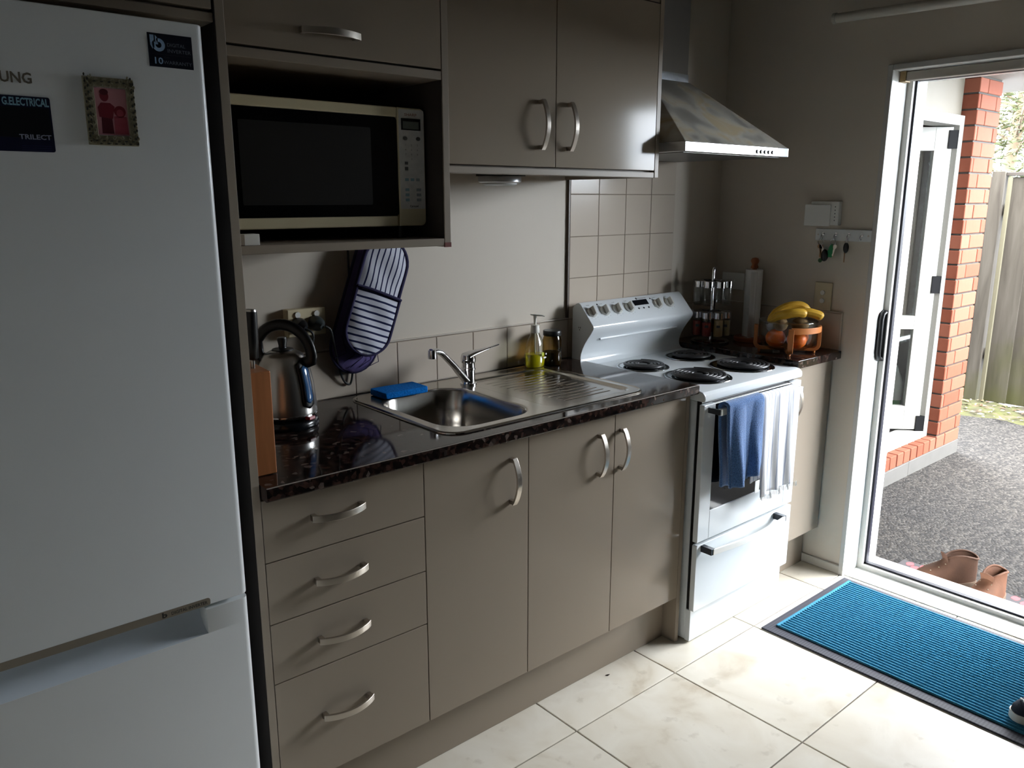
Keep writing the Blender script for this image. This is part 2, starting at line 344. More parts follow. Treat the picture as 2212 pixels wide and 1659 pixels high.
m.box(2.628, 2.648, -0.722-e, -0.6935, 0.0, 1.9125).box(2.628, 2.648, -1.530, -1.4935, 0, 1.9125).box(2.628, 2.648, -1.50, -0.715, 1.884, 1.9125).box(2.628, 2.648, -1.50, -0.715, 0, 0.0285)
m.build('door_seal', mat('navy_black_seal', S(14, 14, 30), rough=0.5), door, fix=False)
m = MB()
m.box(2.648, 2.725, -0.7155, -0.674, -0.03, 1.93).box(2.648, 2.725, -1.53, -1.50, -0.03, 1.93).box(2.648, 2.725, -1.50, -0.7155, 1.890, 1.93).box(2.648, 2.725, -1.50, -0.7155, -0.03, 0.024)
m.build('door_outer_frame', TRIMW, door, bevel=.0015, fix=False)
# black pull on the frame
hb = MB(); pts = [(2.604, -0.703, 0.875), (2.585, -0.703, 0.882), (2.578, -0.703, 0.90), (2.578, -0.703, 1.03), (2.585, -0.703, 1.05), (2.604, -0.703, 1.056)]
hb.tube(pts, 0.011, 12, a=0.8, b=1.0, up=(1, 0, 0)); hb.box(2.602, 2.6105, -0.714, -0.693, 0.868, 1.062)
hb.build('door_handle', BLACKP, door, smooth=50, fix=False)
# window beside the door (right of frame, seen only as a reflection and by its light)
win = struct(MB().box(2.56, 2.62, WY0-.045, WY0, WZ0, WZ1).box(2.56, 2.62, WY1, WY1+.045, WZ0, WZ1).box(2.56, 2.62, WY1+.045, WY0-.045, WZ1-.045, WZ1).box(2.56, 2.62, WY1+.045, WY0-.045, WZ0, WZ0+.045).box(2.56, 2.62, -2.235, -2.185, WZ0, WZ1).build('window_1', TRIMW, fix=False))
for a, b_ in ((-1.665, -2.185), (-2.235, -2.755)): B('pane', TINTG, win, 2.588, 2.592, b_, a, WZ0+.045, WZ1-.045, bevel=0)
# ================================================================== OUTSIDE
GZ = -0.10
AGG = mat('exposed_aggregate', S(150, 146, 142), rough=0.9, spec=.2); t, b = nodes(AGG)
tc = t.nodes.new('ShaderNodeTexCoord'); v = t.nodes.new('ShaderNodeTexVoronoi'); v.inputs['Scale'].default_value = 85; t.links.new(tc.outputs['Object'], v.inputs['Vector'])
r = ramp(t, [(0.0, S(27, 26, 26)), (0.35, S(37, 36, 35)), (0.6, S(45, 43, 41)), (1.0, S(64, 62, 59))]); sp = t.nodes.new('ShaderNodeSeparateColor'); t.links.new(v.outputs['Color'], sp.inputs[0]); t.links.new(sp.outputs[0], r.inputs[0])
n = t.nodes.new('ShaderNodeTexNoise'); n.inputs['Scale'].default_value = 1.3; n.inputs['Detail'].default_value = 4; t.links.new(tc.outputs['Object'], n.inputs[0])
r3 = ramp(t, [(0.35, (0.8, 0.8, 0.82, 1)), (0.65, (1, 0.98, 0.95, 1))]); t.links.new(n.outputs[0], r3.inputs[0])
mx = t.nodes.new('ShaderNodeMixRGB'); mx.blend_type = 'MULTIPLY'; mx.inputs[0].default_value = 1; t.links.new(r.outputs[0], mx.inputs[1]); t.links.new(r3.outputs[0], mx.inputs[2]); t.links.new(mx.outputs[0], b.inputs['Base Color'])
bp = t.nodes.new('ShaderNodeBump'); bp.inputs['Strength'].default_value = 0.9; bp.inputs['Distance'].default_value = 0.006; bp.invert = True; t.links.new(v.outputs['Distance'], bp.inputs['Height']); t.links.new(bp.outputs[0], b.inputs['Normal'])
ground = struct(MB().box(2.69, 14, -9, 6, GZ-0.1, GZ).build('ground_outside', AGG))
# brick return wall at right angles to the door, with a recessed white door in it
MORT = mat('brick_mortar', S(50, 47, 43), rough=0.95, bump=0.3, bscale=300)
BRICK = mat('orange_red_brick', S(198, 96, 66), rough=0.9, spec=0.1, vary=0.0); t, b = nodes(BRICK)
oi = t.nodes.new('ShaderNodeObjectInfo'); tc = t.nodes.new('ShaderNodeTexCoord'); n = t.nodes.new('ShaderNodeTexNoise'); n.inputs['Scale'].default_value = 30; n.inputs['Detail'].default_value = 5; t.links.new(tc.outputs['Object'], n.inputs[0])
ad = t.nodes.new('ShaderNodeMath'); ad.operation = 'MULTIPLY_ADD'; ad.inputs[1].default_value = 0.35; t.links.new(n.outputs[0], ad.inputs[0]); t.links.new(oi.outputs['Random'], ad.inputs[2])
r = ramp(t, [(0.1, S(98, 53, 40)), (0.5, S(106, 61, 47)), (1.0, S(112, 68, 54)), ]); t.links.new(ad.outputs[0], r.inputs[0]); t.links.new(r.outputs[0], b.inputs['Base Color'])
bp = t.nodes.new('ShaderNodeBump'); bp.inputs['Strength'].default_value = 0.15; bp.inputs['Distance'].default_value = 0.003; t.links.new(n.outputs[0], bp.inputs['Height']); t.links.new(bp.outputs[0], b.inputs['Normal'])
PX0, PX1, PY = 4.575, 4.905, -0.205       # brick pier
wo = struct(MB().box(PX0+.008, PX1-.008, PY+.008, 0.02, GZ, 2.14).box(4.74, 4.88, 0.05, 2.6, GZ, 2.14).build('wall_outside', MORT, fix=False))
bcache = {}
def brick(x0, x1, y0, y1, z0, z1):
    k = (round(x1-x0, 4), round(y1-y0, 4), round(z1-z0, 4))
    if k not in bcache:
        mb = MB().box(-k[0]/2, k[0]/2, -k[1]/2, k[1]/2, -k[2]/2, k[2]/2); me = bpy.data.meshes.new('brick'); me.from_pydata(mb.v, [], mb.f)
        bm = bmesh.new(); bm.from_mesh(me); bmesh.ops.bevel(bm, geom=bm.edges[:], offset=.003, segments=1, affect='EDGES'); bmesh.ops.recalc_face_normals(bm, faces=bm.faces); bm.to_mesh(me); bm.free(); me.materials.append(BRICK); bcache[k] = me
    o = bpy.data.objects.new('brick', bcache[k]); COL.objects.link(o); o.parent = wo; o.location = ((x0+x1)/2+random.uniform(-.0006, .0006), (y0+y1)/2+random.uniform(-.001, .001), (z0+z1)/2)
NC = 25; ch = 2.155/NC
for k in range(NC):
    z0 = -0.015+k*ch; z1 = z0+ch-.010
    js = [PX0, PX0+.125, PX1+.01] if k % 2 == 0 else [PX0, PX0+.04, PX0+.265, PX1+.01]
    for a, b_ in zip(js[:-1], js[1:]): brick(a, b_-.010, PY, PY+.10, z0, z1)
    # bricks of the far flank of the pier
    brick(PX1-.10, PX1, PY+.11, PY+.25, z0, z1)
# sill course of bricks on edge and concrete footing below
x = PX0-.088
while x > 2.80:
    brick(x, x+.076, PY, -0.10, -0.015, 0.058); x -= .0865
foot = struct(MB().box(2.74, 3.42, PY-.004, 0.3, GZ-.05, -0.015).box(3.424, 4.20, PY-.006, 0.3, GZ-.05, -0.015).box(4.204, PX1+.004, PY-.004, 0.3, GZ-.05, -0.015).build('footing_outside', mat('pale_concrete', S(66, 64, 61), rough=0.9, vary=0.08, vscale=9), fix=False, bevel=.004))
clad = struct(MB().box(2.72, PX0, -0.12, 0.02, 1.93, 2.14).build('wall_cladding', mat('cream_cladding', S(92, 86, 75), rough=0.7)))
# white door in the recess
DOORW = mat('toned_white_door_paint', S(130, 129, 124), rough=.5, spec=.2)  # white paint toned down to stay unburnt in the outdoor daylight
d2 = struct(MB().box(PX0-.055, PX0, -0.145, -0.02, 0.03, 1.93).box(3.66, 3.72, -0.145, -0.02, 0.03, 1.93).box(3.72, PX0-.055, -0.145, -0.02, 1.875, 1.93).box(3.72, PX0-.055, -0.145, -0.02, 0.03, 0.095).build('door_2', DOORW, fix=False, bevel=.003))
hx, hy = PX0-.058, -0.105; dd = Vector((-.72, .694, 0)); dn = Vector((-.694, -.72, 0))
def leafbox(a, b_, z0, z1, t0=-.02, t1=.02):
    q = [Vector((hx, hy, 0))+dd*u+dn*w for u, w in ((a, t0), (b_, t0), (b_, t1), (a, t1))]
    return [(p.x, p.y, z0) for p in q]+[(p.x, p.y, z1) for p in q]
FB = [(0, 3, 2, 1), (4, 5, 6, 7), (0, 1, 5, 4), (1, 2, 6, 5), (2, 3, 7, 6), (3, 0, 4, 7)]
m = MB()
for a, b_, z0, z1 in ((0, .095, .105, 1.868), (.705, .80, .105, 1.868), (.095, .705, 1.74, 1.868), (.095, .705, .105, .25), (.095, .705, .72, .80)): m.add(leafbox(a, b_, z0, z1), FB)
lf = m.build('door_leaf', DOORW, d2, fix=False, bevel=.002)
for z0, z1 in ((.25, .72), (.80, 1.74)): MB().add(leafbox(.095, .705, z0, z1, -.003, .003), FB).build('pane', PANE, d2)
for z in (1.80, 0.985, 0.14):
    MB().add(leafbox(-.028, .022, z-.05, z+.05, .019, .026), FB).box(PX0-.0585, PX0-.0545, -0.142, -0.085, z-.05, z+.05).build('hinge', BLACKM, d2, fix=False)
# room behind that door
struct(MB().box(2.75, 4.74, -0.02, 2.4, GZ, 0.05).build('floor_garage', mat('grey_garage_floor', S(90, 88, 85), rough=.8)))
struct(MB().box(2.75, 4.60, 2.4, 2.5, GZ, 2.3).box(2.70, 2.75, 0.1, 2.5, GZ, 2.3).box(2.70, 4.85, -0.02, 2.5, 2.14, 2.3).build('wall_garage', mat('garage_brown', S(110, 86, 72), rough=0.8), fix=False))
# soffit over the step; unseen strip along the house added to hold back skylight
struct(MB().box(2.69, 5.52, -0.80, 2.6, 2.14, 2.18).box(2.69, 4.0, -6.0, -.8, 2.14, 2.18).build('ceiling_soffit_and_added_strip', mat('soffit_cream', S(116, 108, 97), rough=0.8), fix=False))
# ================================================================== FENCE, TREE, MOSS
FX = 6.42
FW_ = mat('weathered_fence_timber', S(150, 142, 118), rough=0.95, spec=.15); t, b = nodes(FW_)
tc = t.nodes.new('ShaderNodeTexCoord'); oi = t.nodes.new('ShaderNodeObjectInfo'); mp = t.nodes.new('ShaderNodeMapping'); mp.inputs['Scale'].default_value = (7, 7, 0.7); va = t.nodes.new('ShaderNodeVectorMath'); va.operation = 'ADD'
t.links.new(tc.outputs['Object'], va.inputs[0]); t.links.new(oi.outputs['Random'], va.inputs[1]); t.links.new(va.outputs[0], mp.inputs[0])
n = t.nodes.new('ShaderNodeTexNoise'); n.inputs['Scale'].default_value = 3; n.inputs['Detail'].default_value = 7; n.inputs['Distortion'].default_value = 0.5; t.links.new(mp.outputs[0], n.inputs[0])
r = ramp(t, [(0.25, S(44, 40, 35)), (0.55, S(58, 54, 48)), (0.8, S(66, 62, 56))]); t.links.new(n.outputs[0], r.inputs[0])
sp = t.nodes.new('ShaderNodeSeparateXYZ'); t.links.new(tc.outputs['Object'], sp.inputs[0]); n2 = t.nodes.new('ShaderNodeTexNoise'); n2.inputs['Scale'].default_value = 4; t.links.new(va.outputs[0], n2.inputs[0])
mm = t.nodes.new('ShaderNodeMath'); mm.operation = 'MULTIPLY_ADD'; mm.inputs[1].default_value = 1.0; t.links.new(n2.outputs[0], mm.inputs[0]); t.links.new(sp.outputs[2], mm.inputs[2])
r2 = ramp(t, [(0.35, (0.75, 0.75, 0.75, 1)), (0.95, (0, 0, 0, 1))]); t.links.new(mm.outputs[0], r2.inputs[0])
mx = t.nodes.new('ShaderNodeMixRGB'); t.links.new(r2.outputs[0], mx.inputs[0]); t.links.new(r.outputs[0], mx.inputs[1]); mx.inputs[2].default_value = S(50, 51, 20); t.links.new(mx.outputs[0], b.inputs['Base Color'])
fence = thing('paling_fence', 'weathered grey timber paling fence with green algae behind the brick pier', 'fence', (FX, 0.2, GZ))
y = 0.175; ri = random.Random(3)
while y > -11.0:
    w = 0.158; ofs = (0, .014)[int(round((0.175-y)/.1535)) % 2]; MB().box(FX-.014+ofs, FX+.006+ofs, y-w, y, GZ+.02, 1.635+ri.uniform(-.006, .006)).build('paling', FW_, fence, bevel=.002, seg=1); y -= .1535
B('post', FW_, fence, FX-.06, FX+.03, 0.215, 0.305, GZ-.02, 1.675, bevel=.003)
B('batten', mat('new_fence_batten', S(78, 74, 58), rough=0.9), fence, FX-.035, FX-.012, 0.172, 0.200, GZ, 1.63, bevel=.002)
for k in range(6):
    y0 = 0.46+.1535*k; MB().box(FX+.03, FX+.05, y0-.148+.0, y0, GZ+.02, 1.64).build('paling', FW_, fence, bevel=.002, seg=1)
for z in (0.25, 1.35): B('rail', FW_, fence, FX+.021, FX+.068, -11.0, 0.3, z, z+.09, bevel=.002)
B('capping', mat('dark_wet_capping', S(40, 34, 28), rough=0.8), fence, FX-.035, FX+.068, -11.0, 0.214, 1.642, 1.668, bevel=.003)
# mossy strip at the fence foot
MOSS = mat('moss_and_litter', S(120, 120, 50), rough=0.95, bump=0.8, bscale=40); t, b = nodes(MOSS)
tc = t.nodes.new('ShaderNodeTexCoord'); n = t.nodes.new('ShaderNodeTexNoise'); n.inputs['Scale'].default_value = 9; n.inputs['Detail'].default_value = 8; t.links.new(tc.outputs['Object'], n.inputs[0])
r = ramp(t, [(0.3, S(34, 26, 18)), (0.45, S(44, 44, 16)), (0.58, S(52, 54, 15)), (0.7, S(64, 54, 40)), (0.78, S(96, 90, 78))]); t.links.new(n.outputs[0], r.inputs[0]); t.links.new(r.outputs[0], b.inputs['Base Color'])
rm = random.Random(5)
hm = {}
def mossf(u, v):
    x = 5.88+u*.54; y = 1.2-v*4.2
    k = (round(u, 4), round(v, 4)); h = hm.setdefault(k, rm.uniform(0, .022))
    return (x-(0.03*math.sin(y*9)+.02*math.sin(y*23))*(1-u), y, GZ-.004+(h+.006)*min(1, u*5))
moss = MB().grid(mossf, 14, 90).build('moss_strip', MOSS, None, fix=False); props(moss, 'strip of green moss and leaf litter along the fence foot', 'moss', kind='stuff')
lit = MB()
for k in range(420):
    c = Vector((5.86+rm.random()*.54, rm.uniform(-1.4, 0.9), GZ+.016+rm.random()*.012)); a = rm.uniform(0, 6.3); l = rm.uniform(.012, .035); R = Matrix.Rotation(a, 3, 'Z') @ Matrix.Rotation(rm.uniform(-.6, .6), 3, 'X')
    lit.m = rm.choice((0, 0, 1, 1, 2)); lit.add([c+R @ Vector(p) for p in ((-l, 0, 0), (0, -l*.35, .003), (l, 0, 0), (0, l*.35, .003))], [(0, 1, 2, 3)])
o = lit.build('leaf_litter', [mat('dry_leaf_tan', S(112, 92, 68), rough=.9), mat('dry_leaf_brown', S(70, 54, 40), rough=.9), mat('pale_chip', S(170, 165, 153), rough=.9)], None, smooth=0, fix=False); props(o, 'scatter of dry leaves and pale chips on the moss', 'leaves', kind='stuff')
# tree behind the fence
TRUNK = mat('tree_bark', S(92, 78, 62), rough=0.95)
tree = thing('tree', 'loose leafy olive-green tree rising behind the paling fence', 'tree', (8.6, 0.9, GZ))
MB().tube([(8.6, .9, GZ), (8.62, .88, .8), (8.55, .95, 1.6), (8.6, .9, 2.4), (8.7, 1.0, 3.4)], [.09, .08, .065, .05, .02], 10).build('trunk', TRUNK, tree, smooth=60)
rt = random.Random(11); tips = []
for k in range(26):
    z = rt.uniform(1.1, 3.2); a = rt.uniform(0, 6.28); L = rt.uniform(.5, 1.3); p = Vector((8.6, .92, z)); pts = [p]
    for q in range(4):
        p = p+Vector((math.cos(a), math.sin(a), rt.uniform(.1, .7)))*(L/4); a += rt.uniform(-.4, .4); pts.append(p.copy()); tips.append(p.copy())
    MB().tube(pts, [.018, .014, .01, .007, .003], 6).build('branch', TRUNK, tree, smooth=60)
fo = MB()
for k in range(9000):
    c = rt.choice(tips)+Vector((rt.gauss(0, .16), rt.gauss(0, .16), rt.gauss(0, .16))); l = rt.uniform(.025, .055); R = Matrix.Rotation(rt.uniform(0, 6.3), 3, 'Z') @ Matrix.Rotation(rt.uniform(-1.2, 1.2), 3, 'X') @ Matrix.Rotation(rt.uniform(-.8, .8), 3, 'Y')
    fo.m = rt.choice((0, 0, 1)); fo.add([c+R @ Vector(p) for p in ((-l, 0, 0), (-l*.2, -l*.28, .004), (l, 0, 0), (-l*.2, l*.28, .004))], [(0, 1, 2, 3)])
fo.build('foliage', [mat('olive_leaf', S(50, 56, 26), rough=.7), mat('pale_leaf', S(68, 66, 38), rough=.7)], tree, smooth=0, fix=False)['kind'] = 'stuff'
# a second tree further along so that the gap over the fence stays leafy from beside
copy_tree(tree, (10.2, -3.4, GZ), 1.9, 'loose leafy tree beyond the fence, hidden past the right frame edge')
# ================================================================== KITCHEN CABINETS
YF = -0.568
tall = B('fridge_side_panel', CABD, None, 0.1570, 0.1741, YF, -0.0005, 0.0005, 2.30, bevel=.001); B('gap_shade_sheet', mat('gap_shade_dark', S(34, 30, 28), rough=.7), tall, 0.1555, 0.1569, YF+.001, -.001, .001, 2.29, bevel=0)  # thin dark sheet paints the shadow gap beside the fridge
props(tall, 'tall taupe end panel standing between the fridge and the drawers', 'panel')
ofc = thing('overhead_cabinet', 'dark taupe cupboard bridging over the top of the fridge', 'cabinet', (-0.55, 0, 1.78))
B('carcass', CABD, ofc, -1.19, 0.1550, -0.548, -0.0005, 1.7825, 2.30)
B('door', CAB, ofc, -0.515, 0.1520, YF, -0.549, 1.803, 2.29)
B('door', CAB, ofc, -1.185, -0.519, YF, -0.549, 1.803, 2.29)
B('rail', CABD, ofc, -1.19, 0.1550, -0.564, -0.5485, 1.7825, 1.7985)
# base drawers
def front(name, x0, x1, z0, z1, par, y=YF, th=.018): return B(name, CAB, par, x0+.0012, x1-.0012, y, y+th, z0+.0013, z1-.0013, bevel=.0012)
dc = thing('drawer_cabinet', 'taupe base cabinet with four stacked drawers beside the tall panel', 'cabinet', (0.1741, 0, 0.167))
B('carcass', CARC, dc, 0.1745, 0.5770, YF+.020, -0.01, 0.167, 0.870, bevel=0)
for z0, z1 in ((0.7288, 0.870), (0.5863, 0.7288), (0.4438, 0.5863), (0.167, 0.4438)):
    d = front('drawer', 0.1745, 0.5775, z0, z1, dc); zc = (z0+z1)/2 if z1-z0 < .2 else .322
    if z1 > .86: zc = .806
    arc_handle('handle', (0.281, YF, zc), (0.409, YF, zc), (0, -1, 0), d)
def basecab(nm, label, x0, x1, doors):
    c = thing(nm, label, 'cabinet', (x0, 0, 0.167)); B('carcass', CARC, c, x0+.0004, x1-.0004, YF+.020, -0.01, 0.167, 0.735 if x0 < 1.3 else 0.870, bevel=0)
    for a, b_, hx_ in doors:
        d = front('door', a, b_, .167, .870, c); arc_handle('handle', (hx_, YF, .6935), (hx_, YF, .820), (0, -1, 0), d)
    return c
basecab('sink_cabinet', 'single-door taupe base cabinet under the sink bowl', 0.5775, 0.9128, [(0.5775, 0.9128, 0.851)])
basecab('base_cabinet', 'two-door taupe base cabinet under the draining board', 0.9128, 1.5844, [(0.9128, 1.251, 1.1825), (1.251, 1.5844, 1.276)])
ep = B('end_panel', CABD, None, 1.5848, 1.6018, YF, -0.01, 0.0005, 0.8735, bevel=.001); props(ep, 'narrow taupe end panel standing on the floor left of the stove', 'panel')
kick = B('kickboard', mat('taupe_kick', S(138, 126, 112), rough=0.4), None, 0.1745, 1.5845, -0.5123, -0.496, 0.0005, 0.1665, bevel=.001); props(kick, 'long recessed taupe kickboard under the base cabinets', 'kickboard')
# right-hand base cabinet with angled end
rc = thing('corner_cabinet', 'single-door taupe base cabinet between the stove and the right wall', 'cabinet', (2.2, 0, 0.167))
B('carcass', CARC, rc, 2.197, 2.500, -.548, -.010, .167, .870, bevel=0)
d = front('door', 2.197, 2.500, .167, .870, rc); arc_handle('handle', (2.232, YF, .683), (2.232, YF, .808), (0, -1, 0), d)
B('kickboard', MATS['taupe_kick'], rc, 2.197, 2.494, -.5123, -.496, .0005, .1665, bevel=.001)
# worktops
GRAN = mat('brown_granite_laminate', S(40, 32, 30), rough=0.07, spec=0.5); t, b = nodes(GRAN)
tc = t.nodes.new('ShaderNodeTexCoord'); v = t.nodes.new('ShaderNodeTexVoronoi'); v.inputs['Scale'].default_value = 95; n = t.nodes.new('ShaderNodeTexNoise'); n.inputs['Scale'].default_value = 55; n.inputs['Detail'].default_value = 6
t.links.new(tc.outputs['Object'], v.inputs['Vector']); t.links.new(tc.outputs['Object'], n.inputs[0]); sp = t.nodes.new('ShaderNodeSeparateColor'); t.links.new(v.outputs['Color'], sp.inputs[0])
ra = ramp(t, [(0.0, S(14, 12, 12)), (0.55, S(22, 18, 17)), (0.72, S(46, 31, 27)), (0.84, S(78, 56, 49)), (0.93, S(28, 28, 31)), (1.0, S(132, 116, 108))]); t.links.new(sp.outputs[0], ra.inputs[0])
rb = ramp(t, [(0.45, S(14, 12, 12)), (0.68, S(66, 45, 38))]); t.links.new(n.outputs[0], rb.inputs[0])
mx = t.nodes.new('ShaderNodeMixRGB'); mx.inputs[0].default_value = 0.45; t.links.new(ra.outputs[0], mx.inputs[1]); t.links.new(rb.outputs[0], mx.inputs[2]); t.links.new(mx.outputs[0], b.inputs['Base Color'])
wt = MB().prism([(-0.0095, .875), (-0.0095, .905), (-.5945, .905), (-.5968, .9045), (-.5987, .9032), (-.6000, .9013), (-.6005, .899), (-.6005, .8785), (-.597, .875)], 'x', 0.1755, 1.6035)
wt = wt.build('worktop', GRAN, None, smooth=0); props(wt, 'long glossy dark granite-look worktop holding the sink and kettle', 'worktop')
# cut the sink opening out of the worktop
cut = MB().prism(rrect(0.690, 1.395, -.525, -.062, .05), 'z', .85, .95).build('cut', GRAN); bo = wt.modifiers.new('sink_hole', 'BOOLEAN'); bo.operation = 'DIFFERENCE'; bo.object = cut; bo.solver = 'EXACT'

bpy.context.view_layer.update(); dg = bpy.context.evaluated_depsgraph_get(); me = bpy.data.meshes.new_from_object(wt.evaluated_get(dg)); wt.modifiers.clear(); wt.data = me; bpy.data.objects.remove(cut)
wr = MB().prism([(2.187, -.0095), (2.187, -.6005), (2.4985, -.6005), (2.4985, -.0095)], 'z', .875, .905).build('worktop', GRAN, None, bevel=.002)
props(wr, 'short dark granite-look worktop right of the stove under the fruit bowl', 'worktop')
B('edge_glint_strip', mat('pale_edge_glint', S(150, 140, 134), rough=.25), wt, .1757, 1.6033, -.6003, -.5975, .9035, .9056, bevel=.0006)  # pale strip paints the bright glint along the worktop's front edge
# ---- microwave cabinet
mc = thing('microwave_cabinet', 'dark taupe wall cabinet with open niche holding the microwave', 'cabinet', (0.1745, 0, 1.363))
MY = -0.50
MB().box(0.7015, 0.7195, MY, -0.0005, 1.363, 2.10).build('side_panel', CABD, mc, bevel=.001)
MB().box(0.7012, 0.7198, MY-.001, MY+.004, 1.3625, 1.3735).build('edge_nick', mat('red_brown_chipped_edge', S(112, 58, 52), rough=.7), mc)
B('shelf', CABD, mc, 0.1745, 0.7010, MY+.0005, -0.0005, 1.3655, 1.3835)
B('rail', CABD, mc, 0.1745, 0.7010, MY+.001, -0.0005, 1.7405, 1.7595)
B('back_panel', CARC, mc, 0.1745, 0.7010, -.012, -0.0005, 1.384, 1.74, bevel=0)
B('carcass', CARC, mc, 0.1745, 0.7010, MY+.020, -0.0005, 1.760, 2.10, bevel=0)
NICHE_SHADE = mat('niche_shade_dark', S(58, 51, 46), rough=.6)
B('niche_shade_sheet', NICHE_SHADE, mc, 0.6995, 0.7013, MY+.003, -.013, 1.384, 1.7400, bevel=0)  # dark sheet paints the niche's inner shade on its right side
d = front('door', 0.1748, 0.7005, 1.7625, 2.095, mc, y=MY); arc_handle('handle', (0.352, MY, 1.8035), (0.484, MY, 1.8035), (0, -1, 0), d, w=.014)
# ---- two-door wall cabinet
wc = thing('wall_cabinet', 'two-door gloss taupe wall cabinet between microwave niche and range hood', 'cabinet', (0.72, 0, 1.54)); UY = -0.40
B('carcass', CABD, wc, 0.7200, 1.5855, UY+.020, -0.0005, 1.5530, 2.06)
B('bottom_rail', CABD, wc, 0.7200, 1.5845, UY+.001, UY+.040, 1.5390, 1.5560)
B('end_panel', CABD, wc, 1.5862, 1.6040, UY, -0.0005, 1.5395, 2.06, bevel=.001)
d = front('door', 0.7205, 1.1575, 1.5595, 2.045, wc, y=UY); arc_handle('handle', (1.098, UY, 1.606), (1.098, UY, 1.735), (0, -1, 0), d, w=.014)
d = front('door', 1.1575, 1.5855, 1.5595, 2.045, wc, y=UY); arc_handle('handle', (1.206, UY, 1.606), (1.206, UY, 1.735), (0, -1, 0), d, w=.014)
B('cornice', CABD, wc, 0.7200, 1.5855, UY+.004, -.0005, 2.047, 2.10)
# puck light under the wall cabinet
pl = thing('under_cabinet_light', 'small silver push light stuck under the wall cabinet', 'lamp', (1.08, -.25, 1.5385))
MB().lathe([(.010, 0), (.060, 0), (.0625, -.003), (.0625, -.016), (.056, -.019), (.0001, -.019)], (1.08, -.25, 1.5385), 40).build('body', mat('silver_plastic', S(196, 198, 200), rough=.3, metal=.6), pl, smooth=40)
MB().lathe([(.0001, 0), (.050, 0), (.050, -.004), (.042, -.007), (.0001, -.008)], (1.08, -.25, 1.5195), 40).build('lens', mat('frosted_lens', S(222, 224, 224), rough=.4), pl, smooth=40)
for dx in (-.055, .029): MB().box(1.08+dx, 1.08+dx+.026, -.300, -.21, 1.5385, 1.5528).build('clip', BLACKP, pl)
# ---- range hood
rh = thing('range_hood', 'pyramid stainless range hood with bright front lip above the stove', 'range hood', (1.913, 0, 1.617))
DUSTY = mat('dusty_hood_steel', S(176, 170, 156), rough=0.5, metal=0.5); t, b = nodes(DUSTY)
tc = t.nodes.new('ShaderNodeTexCoord'); n = t.nodes.new('ShaderNodeTexNoise'); n.inputs['Scale'].default_value = 9; n.inputs['Detail'].default_value = 7; n.inputs['Distortion'].default_value = .8; t.links.new(tc.outputs['Object'], n.inputs[0])
r = ramp(t, [(0.35, (0.38, 0.38, 0.38, 1)), (0.6, (.8, .8, .8, 1))]); t.links.new(n.outputs[0], r.inputs[0]); t.links.new(r.outputs[0], b.inputs['Roughness'])
r2 = ramp(t, [(0.45, S(176, 172, 162)), (0.62, S(148, 134, 106))]); t.links.new(n.outputs[0], r2.inputs[0]); t.links.new(r2.outputs[0], b.inputs['Base Color'])
r3 = ramp(t, [(0.42, (.7, .7, .7, 1)), (0.6, (.2, .2, .2, 1))]); t.links.new(n.outputs[0], r3.inputs[0]); t.links.new(r3.outputs[0], b.inputs['Metallic'])
HX0, HX1, HY = 1.6222, 2.2040, -0.485
MB().add([(HX0, HY, 1.648), (HX1, HY, 1.648), (HX1, -.001, 1.648), (HX0, -.001, 1.648), (1.797, -.180, 1.880), (2.030, -.180, 1.880), (2.030, -.001, 1.880), (1.797, -.001, 1.880)], FB).build('canopy', DUSTY, rh, smooth=0, bevel=.002)
B('lip', mat('lip_steel', S(214, 214, 214), rough=.32, metal=.85), rh, HX0-.001, HX1+.001, HY-.002, -.0005, 1.6175, 1.6475, bevel=.002)
B('filter', mat('filter_grey', S(130, 130, 128), rough=.4, metal=.8), rh, HX0+.02, HX1-.02, HY+.02, -.02, 1.6155, 1.6178, bevel=0)
B('chimney', mat('dark_hood_chimney', S(150, 150, 152), rough=.5, metal=1.0), rh, 1.803, 2.024, -.174, -.0005, 1.880, 2.415, bevel=.003)
B('film_band', mat('protective_film', S(196, 204, 214), rough=.25, metal=.3, bump=.6, bscale=70), rh, 1.8015, 2.0255, -.1755, -.002, 1.8805, 1.908, bevel=.001)
for k in range(5): MB().cyl((2.012+k*.023, HY-.002, 1.6305), (2.012+k*.023, HY-.006, 1.6305), .0065, n=14).build('button', BLACKP, rh)
MB().box(2.136, 2.200, HY-.0028, HY-.002, 1.619, 1.646).build('sticker', mat('blue_film_sticker', S(150, 172, 206), rough=.3), rh)
# ================================================================== STOVE
SX0, SX1, SY = 1.608, 2.183, -0.62
st = thing('stove', 'white freestanding electric stove with four coil elements and a curved backguard', 'stove', (1.8955, 0, 0))
B('body', ENAMEL, st, SX0+.010, SX1-.010, -.582, -.03, 0.008, 0.845, bevel=.003)
B('plinth', ENAMEL, st, SX0+.010, SX1-.012, -.602, -.582, 0.006, 0.1215, bevel=.002)
B('dark_gap', BLACKP, st, SX0+.014, SX1-.02, -.600, -.5815, 0.122, 0.848, bevel=0)
dr = MB().prism(rrect(SX0, SX1, 0.126, 0.3645, .006), 'y', SY, -.601).build('warming_drawer', ENAMEL, st, bevel=.002)
hm_ = MB(); pts = [(1.640+.43*k/16, SY-.042-.012*math.sin(math.pi*k/16), 0.3495-.004*math.sin(math.pi*k/16)) for k in range(17)]
hm_.sweep(pts, [(.0035, .010), (.0035, -.010), (-.0035, -.010), (-.0035, .010)], (0, -1, 0)); hm_.m = 1
for x0, x1 in ((1.630, 1.648), (2.062, 2.080)): hm_.box(x0, x1, SY-.043, SY, .339, .361)
hm_.build('handle', [TRIMW, mat('charcoal_handle_cap', S(58, 62, 68), rough=.3, metal=.4)], dr, fix=False, bevel=.001)
